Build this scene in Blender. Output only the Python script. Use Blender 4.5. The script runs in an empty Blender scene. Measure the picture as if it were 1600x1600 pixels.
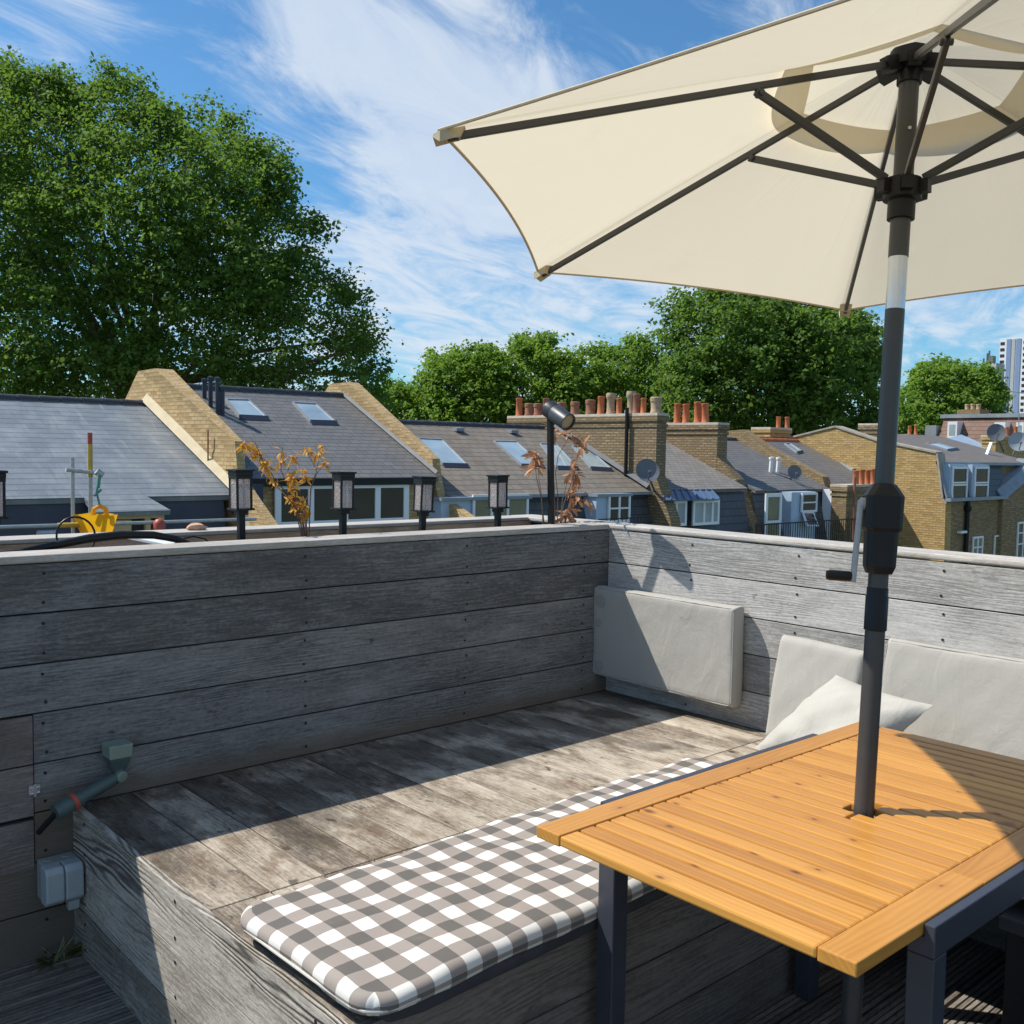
import bpy, bmesh, math, random
import numpy as np
from mathutils import Vector, Matrix
random.seed(7); RNG = np.random.default_rng(7)
S = bpy.context.scene
COL = S.collection

# ------------------------------------------------------------------ camera
YAW, PIT, ROL, FPX = 0.844918181, -0.0621363137, 0.016725508, 1554.40
EYE = Vector((0, 0, 1.6))
_F = Vector((math.cos(YAW)*math.cos(PIT), math.sin(YAW)*math.cos(PIT), math.sin(PIT)))
_R0 = _F.cross(Vector((0, 0, 1))).normalized(); _U0 = _R0.cross(_F)
_R = _R0*math.cos(ROL) + _U0*math.sin(ROL); _U = -_R0*math.sin(ROL) + _U0*math.cos(ROL)
cam = bpy.data.cameras.new('camera'); camo = bpy.data.objects.new('camera', cam); COL.objects.link(camo)
camo.matrix_world = Matrix(((_R.x, _U.x, -_F.x, EYE.x), (_R.y, _U.y, -_F.y, EYE.y), (_R.z, _U.z, -_F.z, EYE.z), (0, 0, 0, 1)))
cam.sensor_width = 36; cam.lens = FPX/1600*36; cam.clip_end = 3000; cam.clip_start = 0.05
S.camera = camo

def ray(x, y): return _F + _R*((x-800)/FPX) - _U*((y-800)/FPX)
def at(x, y, ax, v):
    """measured point of the photograph (1600 px) on the plane  coordinate[ax] = v"""
    d = ray(x, y); a = 'xyz'.index(ax); t = (v-EYE[a])/d[a]; return EYE + d*t
def on_plane(x, y, p, n):
    d = ray(x, y); t = (p-EYE).dot(n)/d.dot(n); return EYE + d*t

# ------------------------------------------------------------------ mesh builder
class MB:
    def __init__(s): s.V = []; s.F = []; s.UV = []; s.MI = []; s.RN = []
    def poly(s, pts, mi=0, u=None, rnd=0.5, uvs=None, off=(0, 0)):
        pts = [Vector(p) for p in pts]
        n = Vector((0, 0, 0))
        for i in range(len(pts)):
            a, b = pts[i], pts[(i+1) % len(pts)]
            n += Vector(((a.y-b.y)*(a.z+b.z), (a.z-b.z)*(a.x+b.x), (a.x-b.x)*(a.y+b.y)))
        n = n.normalized() if n.length > 1e-12 else Vector((0, 0, 1))
        if uvs is None:
            if u is None:
                uu = Vector((0, 0, 1)).cross(n)
                uu = uu.normalized() if uu.length > 1e-3 else Vector((1, 0, 0))
            else:
                uu = Vector(u); uu = uu - n*uu.dot(n)
                if uu.length < 1e-4:
                    uu = n.orthogonal()
                uu.normalize()
            vv = n.cross(uu)
            uvs = [(p.dot(uu)+off[0], p.dot(vv)+off[1]) for p in pts]
        b = len(s.V); s.V += [tuple(p) for p in pts]
        s.F.append(tuple(range(b, b+len(pts)))); s.UV += [tuple(q) for q in uvs]; s.MI.append(mi); s.RN.append(rnd)
    def hexa(s, c, mi=0, u=None, rnd=None):
        """c: 8 corners, bottom 4 ccw then top 4 ccw"""
        r = random.random() if rnd is None else rnd
        for f in ((3, 2, 1, 0), (4, 5, 6, 7), (0, 1, 5, 4), (1, 2, 6, 5), (2, 3, 7, 6), (3, 0, 4, 7)):
            s.poly([c[i] for i in f], mi, u, r)
    def box(s, x0, y0, z0, x1, y1, z1, mi=0, u=None, rnd=None):
        x0, x1 = min(x0, x1), max(x0, x1); y0, y1 = min(y0, y1), max(y0, y1); z0, z1 = min(z0, z1), max(z0, z1)
        s.hexa([(x0, y0, z0), (x1, y0, z0), (x1, y1, z0), (x0, y1, z0), (x0, y0, z1), (x1, y0, z1), (x1, y1, z1), (x0, y1, z1)], mi, u, rnd)
    def prism(s, prof, vec, mi=0, u=None, rnd=0.5, mi_edge=None):
        """planar polygon swept along vec"""
        p = [Vector(q) for q in prof]; vec = Vector(vec); q = [a+vec for a in p]
        s.poly(p, mi, u, rnd); s.poly(list(reversed(q)), mi, u, rnd)
        n = len(p)
        for i in range(n):
            j = (i+1) % n
            s.poly([p[j], p[i], q[i], q[j]], mi if mi_edge is None else mi_edge, u, rnd)
    def slab(s, pts, th, mi=0, mi_side=None, u=None, rnd=0.5):
        """top polygon (ccw seen from outside) with thickness below it"""
        p = [Vector(q) for q in pts]; n = (p[1]-p[0]).cross(p[2]-p[0]).normalized()
        q = [a-n*th for a in p]; ms = mi if mi_side is None else mi_side
        s.poly(p, mi, u, rnd); s.poly(list(reversed(q)), ms, u, rnd)
        for i in range(len(p)):
            j = (i+1) % len(p); s.poly([p[i], q[i], q[j], p[j]], ms, u, rnd)
    def bar(s, a, b, w, h, up=(0, 0, 1), mi=0, rnd=None):
        a = Vector(a); b = Vector(b); d = (b-a).normalized(); up = Vector(up)
        x = d.cross(up)
        if x.length < 1e-4: x = d.orthogonal()
        x.normalize(); y = x.cross(d).normalized()
        x = x*w/2; y = y*h/2
        s.hexa([a-x-y, a+x-y, b+x-y, b-x-y, a-x+y, a+x+y, b+x+y, b-x+y], mi, d, rnd)
    def tube(s, pts, r, n=10, mi=0, rnd=0.5, cap=True):
        pts = [Vector(p) for p in pts]; k = len(pts)
        rs = [r]*k if not isinstance(r, (list, tuple)) else list(r)
        d0 = (pts[1]-pts[0]).normalized(); x = d0.orthogonal().normalized(); rings = []; L = 0
        for i in range(k):
            if i == 0: d = d0
            elif i == k-1: d = (pts[i]-pts[i-1]).normalized()
            else: d = ((pts[i]-pts[i-1]).normalized()+(pts[i+1]-pts[i]).normalized()).normalized()
            x = (x-d*x.dot(d)).normalized(); y = d.cross(x)
            if i: L += (pts[i]-pts[i-1]).length
            rings.append(([pts[i]+(x*math.cos(2*math.pi*j/n)+y*math.sin(2*math.pi*j/n))*rs[i] for j in range(n)], L))
        for i in range(k-1):
            A, la = rings[i]; B, lb = rings[i+1]
            for j in range(n):
                m = (j+1) % n; c = 2*math.pi*max(rs)/n
                s.poly([A[j], A[m], B[m], B[j]], mi, None, rnd, [(la, j*c), (la, (j+1)*c), (lb, (j+1)*c), (lb, j*c)])
        if cap:
            s.poly(list(reversed(rings[0][0])), mi, None, rnd); s.poly(rings[-1][0], mi, None, rnd)
    def lathe(s, prof, o, ax=(0, 0, 1), n=16, mi=0, rnd=0.5):
        """prof: (radius, height) list"""
        o = Vector(o); d = Vector(ax).normalized(); x = d.orthogonal().normalized(); y = d.cross(x)
        P = lambda r, h, j: o+d*h+(x*math.cos(2*math.pi*j/n)+y*math.sin(2*math.pi*j/n))*r
        for (r0, h0), (r1, h1) in zip(prof, prof[1:]):
            for j in range(n):
                if r0 < 1e-6 and r1 < 1e-6: continue
                if r0 < 1e-6: s.poly([o+d*h0, P(r1, h1, j+1), P(r1, h1, j)][::-1], mi, None, rnd)
                elif r1 < 1e-6: s.poly([P(r0, h0, j), P(r0, h0, j+1), o+d*h1], mi, None, rnd)
                else: s.poly([P(r0, h0, j), P(r0, h0, j+1), P(r1, h1, j+1), P(r1, h1, j)], mi, None, rnd)
    def build(s, name, mats, parent=None, bevel=0, smooth=False, seg=2, merge=False):
        me = bpy.data.meshes.new(name); me.from_pydata(s.V, [], s.F)
        ms = mats if isinstance(mats, (list, tuple)) else [mats]
        for m in ms: me.materials.append(m)
        uv = me.uv_layers.new(name='UVMap'); uv.data.foreach_set('uv', np.array(s.UV, dtype=np.float32).ravel())
        me.polygons.foreach_set('material_index', np.array(s.MI, dtype=np.int32))
        at_ = me.attributes.new('rnd', 'FLOAT', 'FACE'); at_.data.foreach_set('value', np.array(s.RN, dtype=np.float32))
        if merge or bevel or smooth:
            bm = bmesh.new(); bm.from_mesh(me); bmesh.ops.remove_doubles(bm, verts=bm.verts, dist=1e-5)
            bm.to_mesh(me); bm.free()
        if smooth:
            me.polygons.foreach_set('use_smooth', [True]*len(me.polygons))
            me.set_sharp_from_angle(angle=math.radians(40))
        o = bpy.data.objects.new(name, me); COL.objects.link(o)
        if bevel:
            m = o.modifiers.new('bevel', 'BEVEL'); m.width = bevel; m.segments = seg; m.limit_method = 'ANGLE'; m.angle_limit = math.radians(40)
        if parent is not None:
            o.parent = parent
            if parent.type == 'EMPTY': o.location = -parent.location
        return o

def tag(o, label, cat, group=None):
    o['label'] = label; o['category'] = cat
    if group: o['group'] = group
    return o
def thing(name, label, cat, loc=(0, 0, 0), group=None):
    o = bpy.data.objects.new(name, None); COL.objects.link(o); o.location = loc; o.empty_display_size = 0.1
    return tag(o, label, cat, group)
def structure(o): o['kind'] = 'structure'; return o
def dup(root, loc, label, rot=(0, 0, 0)):
    r = root.copy(); COL.objects.link(r); r.location = loc; r.rotation_euler = rot; r['label'] = label
    for ch in list(root.children):
        c = ch.copy(); COL.objects.link(c); c.parent = r
        for g in list(ch.children):
            d = g.copy(); COL.objects.link(d); d.parent = c
    return r

# ------------------------------------------------------------------ materials
class NT:
    def __init__(s, name):
        s.m = bpy.data.materials.new(name); s.m.use_nodes = True; s.t = s.m.node_tree
        s.b = s.t.nodes['Principled BSDF']; s.out = s.t.nodes['Material Output']
    def n(s, typ, ins=None, **kw):
        o = s.t.nodes.new(typ)
        for k, v in kw.items(): setattr(o, k, v)
        for k, v in (ins or {}).items():
            i = o.inputs[k]
            if isinstance(v, bpy.types.NodeSocket): s.t.links.new(v, i)
            else: i.default_value = v
        return o
    def link(s, a, b): s.t.links.new(a, b)
    def math(s, op, a, b=0.0, c=0.0, clamp=False):
        return s.n('ShaderNodeMath', {0: a, 1: b, 2: c}, operation=op, use_clamp=clamp).outputs[0]
    def mix(s, f, a, b, mode='MIX'):
        o = s.n('ShaderNodeMix', None, data_type='RGBA', blend_type=mode)
        for i, v in ((0, f), (6, a), (7, b)):
            if isinstance(v, bpy.types.NodeSocket): s.t.links.new(v, o.inputs[i])
            else: o.inputs[i].default_value = v if i == 0 else (*v[:3], 1)
        return o.outputs[2]
    def ramp(s, f, lo, hi): 
        return s.n('ShaderNodeMapRange', {0: f, 1: lo, 2: hi, 3: 0.0, 4: 1.0}, clamp=True).outputs[0]
    def noise(s, vec, scale, detail=3, rough=.55, dist=0.0):
        return s.n('ShaderNodeTexNoise', {'Vector': vec, 'Scale': scale, 'Detail': detail, 'Roughness': rough, 'Distortion': dist}).outputs[0]
    def uv(s): return s.n('ShaderNodeTexCoord').outputs['UV']
    def objc(s): return s.n('ShaderNodeTexCoord').outputs['Object']
    def rnd(s): return s.n('ShaderNodeAttribute', attribute_name='rnd').outputs['Fac']
    def sep(s, v): return s.n('ShaderNodeSeparateXYZ', {0: v}).outputs
    def comb(s, x, y, z=0.0): return s.n('ShaderNodeCombineXYZ', {0: x, 1: y, 2: z}).outputs[0]
    def bump(s, h, strength=.3, dist=.01):
        o = s.n('ShaderNodeBump', {'Height': h, 'Strength': strength, 'Distance': dist}); s.link(o.outputs[0], s.b.inputs['Normal']); return o.outputs[0]
    def fin(s, col=None, rough=None, **kw):
        for k, v in (('Base Color', col), ('Roughness', rough)):
            if v is None: continue
            if isinstance(v, bpy.types.NodeSocket): s.link(v, s.b.inputs[k])
            else: s.b.inputs[k].default_value = (*v, 1) if k == 'Base Color' else v
        for k, v in kw.items(): s.b.inputs[k.replace('_', ' ')].default_value = v
        return s.m

def plain(name, col, rough=.6, var=.15, scale=6, bump=0.0, **kw):
    t = NT(name); c = t.objc(); n = t.noise(c, scale, 4); f = t.noise(c, scale*9, 3)
    a = t.math('ADD', t.math('MULTIPLY', n, .7), t.math('MULTIPLY', f, .3))
    dk = [x*(1-var) for x in col]; lt = [min(1, x*(1+var)) for x in col]
    if bump: t.bump(f, bump, .004)
    return t.fin(t.mix(t.ramp(a, .3, .7), dk, lt), rough, **kw)

def wood(name, dark, mid, light, warm=(.2, .12, .06), patch_tone=.3, line=.5, grime=None, rough=.8, freq=470, bump=.5, blotch=.5, spot=.69, damp=None):
    """board timber: UV u runs along the board in metres, v across it; rnd differs per board"""
    t = NT(name); u, v, _ = t.sep(t.uv()); r = t.rnd()
    ru = t.math('MULTIPLY_ADD', r, 37.0, u); rv = t.math('MULTIPLY_ADD', r, 13.0, v)
    warp = t.noise(t.comb(t.math('MULTIPLY', ru, 1.1), t.math('MULTIPLY', rv, 7.0)), 1.0, 2, .5)
    warp2 = t.noise(t.comb(t.math('MULTIPLY', ru, 5.0), t.math('MULTIPLY', rv, 30.0)), 1.0, 2, .5)
    ph = t.math('ADD', t.math('MULTIPLY', rv, t.math('MULTIPLY_ADD', t.math('FRACT', t.math('MULTIPLY', r, 7.3)), freq*.7, freq*.6)), t.math('ADD', t.math('MULTIPLY', warp, 75.0), t.math('MULTIPLY', warp2, 5.0)))
    lines = t.math('MULTIPLY_ADD', t.math('SINE', ph), .5, .5)
    lines = t.math('POWER', lines, 2.2)
    fib = t.noise(t.comb(t.math('MULTIPLY', ru, 7.0), t.math('MULTIPLY', rv, 130.0)), 1.0, 6, .75)
    fib2 = t.noise(t.comb(t.math('MULTIPLY', ru, 45.0), t.math('MULTIPLY', rv, 110.0)), 1.0, 5, .8)
    blo = t.noise(t.comb(t.math('MULTIPLY', ru, 2.2), t.math('MULTIPLY', rv, 6.0)), 1.0, 5, .6)
    blo2 = t.noise(t.comb(t.math('MULTIPLY', ru, 7.0), t.math('MULTIPLY', rv, 16.0), 3.3), 1.0, 5, .65)
    where = t.math('MULTIPLY', t.ramp(t.noise(t.comb(t.math('MULTIPLY', ru, .9), t.math('MULTIPLY', rv, 4.0), 9.0), 1.0, 2), .38, .6), t.math('MULTIPLY_ADD', t.ramp(r, .35, .65), .8, .4))
    lm = t.math('MULTIPLY', t.math('MULTIPLY', lines, where), line)
    base = t.math('ADD', t.math('MULTIPLY_ADD', fib, .75, -.15), t.math('ADD', t.math('MULTIPLY_ADD', fib2, .6, -.15), t.math('MULTIPLY_ADD', blo, blotch*.9, -.2*blotch)))
    tone = t.math('ADD', base, t.math('MULTIPLY_ADD', r, .24, -.12))
    tone = t.math('SUBTRACT', tone, t.math('MULTIPLY', lm, .36))
    c = t.mix(t.ramp(tone, .22, .56), dark, mid); c = t.mix(t.ramp(tone, .48, .82), c, light)
    c = t.mix(t.math('MULTIPLY', t.ramp(blo2, .5, .72), patch_tone), c, warm)
    scuff = t.noise(t.comb(t.math('MULTIPLY', ru, 3.5), t.math('MULTIPLY', rv, 9.0), 7.7), 1.0, 8, .78)
    c = t.mix(t.math('MULTIPLY', t.ramp(scuff, .52, .66), .38), c, light)
    spots = t.ramp(t.noise(t.comb(t.math('MULTIPLY', ru, 11.0), t.math('MULTIPLY', rv, 20.0), 5.1), 1.0, 4), spot, spot+.06)
    c = t.mix(t.math('MULTIPLY', spots, .7), c, [x*.35 for x in dark])
    if grime:
        z0, z1, gc = grime
        z = t.sep(t.n('ShaderNodeNewGeometry').outputs['Position'])[2]
        w = t.math('ADD', z, t.math('MULTIPLY_ADD', blo2, .16, -.08))
        g = t.math('SUBTRACT', 1.0, t.ramp(w, z0, z1)); c = t.mix(t.math('MULTIPLY', g, .8), c, gc)
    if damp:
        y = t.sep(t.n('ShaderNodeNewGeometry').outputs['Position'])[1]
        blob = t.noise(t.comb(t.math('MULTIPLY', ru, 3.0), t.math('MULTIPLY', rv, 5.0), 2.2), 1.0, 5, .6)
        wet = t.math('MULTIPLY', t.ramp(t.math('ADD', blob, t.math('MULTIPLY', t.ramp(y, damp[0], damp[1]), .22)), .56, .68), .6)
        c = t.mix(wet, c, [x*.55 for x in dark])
    h = t.math('SUBTRACT', t.math('ADD', t.math('MULTIPLY', fib, .7), t.math('MULTIPLY', fib2, .4)), t.math('MULTIPLY', lm, 1.1))
    t.bump(h, bump, .004)
    return t.fin(c, t.math('MULTIPLY_ADD', fib, .2, rough-.1), Specular_IOR_Level=.25)

M = {}
M['wall_wood'] = wood('weathered_shaded_wood', (.045, .045, .046), (.13, .129, .128), (.30, .297, .29), (.13, .108, .09), .4, .3, grime=(.485, .545, (.15, .12, .09)))  # same timber as the right wall, its shade put into a darker colour
M['right_wood'] = wood('weathered_sunlit_wood', (.15, .145, .138), (.37, .36, .345), (.64, .625, .60), (.24, .22, .195), .35, .22)  # same timber as the left wall, sunlight put into a paler colour
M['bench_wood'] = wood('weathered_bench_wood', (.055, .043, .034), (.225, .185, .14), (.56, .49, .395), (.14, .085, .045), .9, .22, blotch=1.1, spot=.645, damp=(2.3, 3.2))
M['bench_side'] = wood('weathered_panel_wood', (.12, .107, .09), (.38, .345, .295), (.70, .65, .575), (.2, .16, .115), .3, 1.0, freq=380, bump=1.0)
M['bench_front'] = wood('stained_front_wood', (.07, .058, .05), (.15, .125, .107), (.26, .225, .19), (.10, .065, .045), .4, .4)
M['hatch_wood'] = wood('hatch_wood', (.10, .085, .077), (.19, .165, .15), (.30, .27, .25), (.15, .11, .09), .4, .5)
M['deck_wood'] = wood('deck_wood', (.06, .052, .044), (.20, .175, .15), (.38, .345, .30), (.10, .075, .05), .4, .3)
M['planter_wood'] = wood('planter_wood', (.36, .25, .165), (.56, .40, .275), (.68, .53, .40), (.12, .08, .06), .45, .4)  # colour raised to stand in for light on the parapet's inner face
M['cap_wood'] = wood('sun_bleached_cap', (.30, .28, .25), (.50, .47, .43), (.68, .65, .60), (.33, .28, .22), .3, .4)

def cedar():
    t = NT('oiled_cedar'); u, v, _ = t.sep(t.uv()); r = t.rnd()
    ru = t.math('MULTIPLY_ADD', r, 57.0, u); rv = t.math('MULTIPLY_ADD', r, 23.0, v)
    warp = t.noise(t.comb(t.math('MULTIPLY', ru, 2.0), t.math('MULTIPLY', rv, 12.0)), 1.0, 2)
    ln = t.math('MULTIPLY_ADD', t.math('SINE', t.math('ADD', t.math('MULTIPLY', rv, 420.0), t.math('MULTIPLY', warp, 30.0))), .5, .5)
    fib = t.noise(t.comb(t.math('MULTIPLY', ru, 6.0), t.math('MULTIPLY', rv, 200.0)), 1.0, 5, .7)
    blo = t.noise(t.comb(t.math('MULTIPLY', ru, 3.0), t.math('MULTIPLY', rv, 14.0)), 1.0, 3)
    tone = t.math('ADD', t.math('MULTIPLY_ADD', r, .34, .02), t.math('ADD', t.math('MULTIPLY', ln, .12), t.math('ADD', t.math('MULTIPLY', fib, .25), t.math('MULTIPLY', blo, .3))))
    c = t.mix(t.ramp(tone, .2, .75), (.36, .145, .024), (.64, .315, .065))
    c = t.mix(t.ramp(tone, .7, 1.0), c, (.72, .39, .09))
    vor = t.n('ShaderNodeTexVoronoi', {'Vector': t.comb(t.math('MULTIPLY', ru, 1.3), t.math('MULTIPLY', rv, 2.3)), 'Scale': 5.2}, voronoi_dimensions='2D')
    dist = t.math('ADD', vor.outputs['Distance'], t.math('MULTIPLY_ADD', blo, .08, -.04))
    keep = t.math('GREATER_THAN', t.sep(vor.outputs['Color'])[0], .72)
    k = t.math('MULTIPLY', t.math('SUBTRACT', 1.0, t.ramp(t.math('MULTIPLY', dist, t.math('MULTIPLY_ADD', t.sep(vor.outputs['Color'])[1], 1.3, .6)), .02, .10)), keep)
    halo = t.math('MULTIPLY', t.math('SUBTRACT', 1.0, t.ramp(dist, .05, .24)), keep)
    c = t.mix(t.math('MULTIPLY', halo, .4), c, (.36, .13, .02)); c = t.mix(t.math('MULTIPLY', k, .85), c, (.12, .04, .012))
    t.bump(fib, .12, .002)
    return t.fin(c, t.math('MULTIPLY_ADD', fib, .2, .22), Specular_IOR_Level=.5)
M['cedar'] = cedar()

M['dark_metal'] = plain('charcoal_powder_coat', (.032, .034, .04), .42, .1, 30, .03)
M['pole_metal'] = plain('anthracite_pole', (.052, .050, .048), .38, .08, 30, .02)
M['black_plastic'] = plain('black_plastic', (.012, .012, .013), .45, .15, 25, .03, Specular_IOR_Level=.3)
M['frame_navy'] = plain('table_frame_paint', (.045, .05, .065), .33, .08, 30, .02)
M['alu'] = plain('bare_aluminium', (.62, .64, .66), .25, .05, 20, Metallic=.9)
M['grey_plastic'] = plain('grey_plastic', (.36, .38, .40), .45, .06, 20)
M['socket_grey'] = plain('socket_plastic', (.34, .39, .41), .42, .1, 15, .03)
M['socket_box'] = plain('socket_box_plastic', (.27, .29, .28), .55, .12, 15, .03)
M['pipe_green'] = plain('grey_green_pipe', (.065, .10, .095), .45, .2, 18, .05)
M['pipe_pale'] = plain('pale_green_pipe', (.22, .27, .22), .5, .15, 18, .05)
M['red_plastic'] = plain('red_collar', (.42, .07, .045), .5, .15, 20)
M['screw'] = plain('screw_hole', (.012, .011, .011), .7)
M['galv'] = plain('galvanised_steel', (.42, .44, .44), .4, .2, 12, Metallic=.5)
M['yellow'] = plain('yellow_plastic', (.80, .44, .01), .45, .1, 3)
M['yellow_dull'] = plain('yellow_paint', (.55, .36, .06), .6, .2, 6)
M['green_rope'] = plain('green_rope', (.10, .26, .22), .8, .2, 30)
M['white_paint'] = plain('white_paint', (.78, .80, .82), .4, .05, 8)
M['cream'] = plain('cream_render', (.62, .52, .34), .85, .12, 4, .15)
M['lead'] = plain('lead_sheet', (.24, .27, .30), .5, .18, 3, .08)
M['flashing'] = plain('dull_lead_flashing', (.13, .14, .15), .65, .25, 3, .08)
M['membrane'] = plain('navy_membrane', (.04, .047, .07), .6, .15, 2)
M['pale_blue'] = plain('pale_blue_paint', (.40, .50, .62), .5, .1, 3)
M['blue_metal'] = plain('blue_metal', (.10, .16, .27), .35, .1, 4)
M['plywood'] = plain('new_timber', (.50, .36, .20), .75, .15, 6)
M['interior'] = plain('dark_interior', (.03, .026, .024), .9)
M['curtain'] = plain('pale_blind', (.42, .42, .38), .8, .1, 5)
M['terracotta'] = plain('terracotta', (.46, .135, .05), .75, .3, 5, .1)
M['old_pot'] = plain('sooty_pot', (.27, .12, .07), .85, .35, 7, .1)
M['buff_pot'] = plain('buff_pot', (.40, .29, .18), .8, .3, 7, .1)
M['mortar_cap'] = plain('cement_flaunching', (.52, .46, .37), .9, .2, 5, .2)
M['coping'] = plain('stone_coping', (.34, .31, .26), .85, .25, 4, .2)
M['dish'] = plain('dish_grey', (.13, .14, .155), .5, .1, 5)
M['dish_pale'] = plain('dish_pale', (.34, .38, .42), .5, .1, 5)
M['soil'] = plain('dry_soil', (.10, .07, .045), .95, .35, 25, .4)
M['earth'] = plain('ground_earth', (.10, .11, .07), .95, .3, .4)
M['bark'] = plain('bark', (.13, .10, .075), .9, .35, 6, .4)
M['stem'] = plain('dead_stem', (.16, .10, .07), .8, .3, 40)
M['green_stem'] = plain('green_stem', (.20, .22, .08), .7, .3, 40)
M['piping'] = plain('piping', (.56, .53, .48), .8, .1, 40)
M['candle'] = plain('white_tube', (.75, .72, .68), .5, .05)
M['tower_white'] = plain('tower_white', (.70, .72, .74), .6, .06, .1)
M['tower_blue'] = plain('tower_blue', (.20, .27, .42), .5, .1, .1)
M['tower_grey'] = plain('tower_grey', (.42, .42, .40), .7, .08, .1)
M['brick_lump'] = plain('brick_lump', (.55, .33, .22), .9, .2, 30, .2)

def brick(name, cols, mortar=(.42, .37, .29), sc=1.0, dirt=.35, dirtc=(.06, .05, .04), msize=.016):
    t = NT(name); uv = t.uv()
    b = t.n('ShaderNodeTexBrick', {'Vector': uv, 'Color1': (0, 0, 0, 1), 'Color2': (1, 1, 1, 1), 'Mortar': (.5, .5, .5, 1), 'Scale': 1.0, 'Mortar Size': msize, 'Mortar Smooth': .3, 'Bias': 0.0, 'Brick Width': .225*sc, 'Row Height': .075*sc}, offset=.5)
    f = t.sep(b.outputs['Color'])[0]
    u, v, _ = t.sep(uv)
    cell = t.noise(t.comb(t.math('MULTIPLY', u, 6.0), t.math('MULTIPLY', v, 9.0)), 1.0, 2, .6)
    f2 = t.math('ADD', t.math('MULTIPLY', f, .8), t.math('MULTIPLY', cell, .25))
    c = t.mix(t.ramp(f2, .1, .5), cols[0], cols[1]); c = t.mix(t.ramp(f2, .5, .9), c, cols[2])
    c = t.mix(b.outputs['Fac'], c, mortar)
    d = t.noise(uv, .9, 6, .65); c = t.mix(t.math('MULTIPLY', t.ramp(d, .46, .72), dirt), c, dirtc)
    g = t.noise(uv, 11.0, 5, .75); c = t.mix(.5, c, t.mix(g, [x*.4 for x in cols[1]], [x*1.6 for x in cols[1]]))
    t.bump(t.math('ADD', t.math('MULTIPLY', b.outputs['Fac'], -1.0), t.math('MULTIPLY', g, .5)), .6, .012)
    return t.fin(c, .9, Specular_IOR_Level=.2)
M['brick_gold'] = brick('yellow_stock_brick', ((.24, .145, .065), (.50, .345, .165), (.68, .52, .30)), (.30, .22, .12), 1.2, dirt=.3, dirtc=(.16, .11, .06))
M['brick_old'] = brick('old_stock_brick', ((.085, .06, .038), (.30, .22, .125), (.50, .39, .235)), (.075, .06, .045), 1.15, .45, msize=.03)
M['brick_brown'] = brick('brown_stock_brick', ((.14, .095, .05), (.28, .20, .105), (.42, .32, .19)), (.16, .125, .085), 1.15, dirt=.3)
M['brick_gable'] = brick('gable_stock_brick', ((.20, .125, .05), (.48, .32, .13), (.62, .45, .22)), (.27, .19, .10), 1.2, dirt=.3, msize=.02)

def tiles(name, a, b, row=.2, wid=.3, dirtc=(.3, .3, .28), dirt=.25, rough=.55, gap=.014, vert=.45):
    t = NT(name); uv = t.uv()
    k = t.n('ShaderNodeTexBrick', {'Vector': uv, 'Color1': (0, 0, 0, 1), 'Color2': (1, 1, 1, 1), 'Mortar': (.5, .5, .5, 1), 'Scale': 1.0, 'Mortar Size': gap, 'Mortar Smooth': .2, 'Bias': 0.0, 'Brick Width': wid, 'Row Height': row}, offset=.5)
    f = t.sep(k.outputs['Color'])[0]; n = t.noise(uv, 1.3, 6, .65); g = t.noise(uv, 14.0, 4, .6)
    u, v, _ = t.sep(uv)
    streak = t.noise(t.comb(t.math('MULTIPLY', u, 5.0), t.math('MULTIPLY', v, .8)), 1.0, 4, .6)
    c = t.mix(t.math('ADD', t.math('MULTIPLY', f, .5), t.math('MULTIPLY', g, .5)), a, b)
    c = t.mix(t.math('MULTIPLY', t.ramp(n, .45, .75), dirt), c, dirtc)
    c = t.mix(t.math('MULTIPLY', t.ramp(streak, .55, .75), dirt*.8), c, dirtc)
    fr = t.math('FRACT', t.math('DIVIDE', v, row))
    c = t.mix(t.math('MULTIPLY', k.outputs['Fac'], vert), c, [x*.3 for x in a]); c = t.mix(t.math('MULTIPLY', t.ramp(t.math('ADD', fr, t.math('MULTIPLY_ADD', g, .1, -.05)), .86, .95), .6), c, [x*.3 for x in a])
    # each course laps over the one below: a saw-tooth in height
    t.bump(t.math('ADD', t.math('SUBTRACT', 1.0, fr), t.math('MULTIPLY', g, .15)), .8, .02)
    return t.fin(c, t.math('MULTIPLY_ADD', g, .2, rough-.1))
M['slate_new'] = tiles('new_blue_slate', (.15, .175, .20), (.20, .225, .25), .235, .5, (.40, .42, .42), .5, .5, .01, .15)
M['slate_grey'] = tiles('grey_slate', (.112, .110, .110), (.172, .168, .164), .2, .3, (.26, .25, .23), .25)
M['tile_brown'] = tiles('brown_concrete_tile', (.125, .105, .085), (.215, .185, .15), .3, .33, (.30, .27, .22), .35, .8)
M['slate_old'] = tiles('old_weathered_slate', (.15, .14, .13), (.25, .235, .22), .17, .26, (.36, .33, .29), .4, .75)
M['slate_dark'] = tiles('mansard_slate', (.055, .058, .068), (.085, .088, .098), .25, .3, (.13, .13, .13), .2)
M['tile_red'] = tiles('brown_red_tile', (.15, .085, .06), (.24, .145, .11), .3, .35, (.28, .22, .18), .2, .8)
M['felt'] = plain('roof_felt', (.15, .135, .125), .9, .2, 3, .2)

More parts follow.
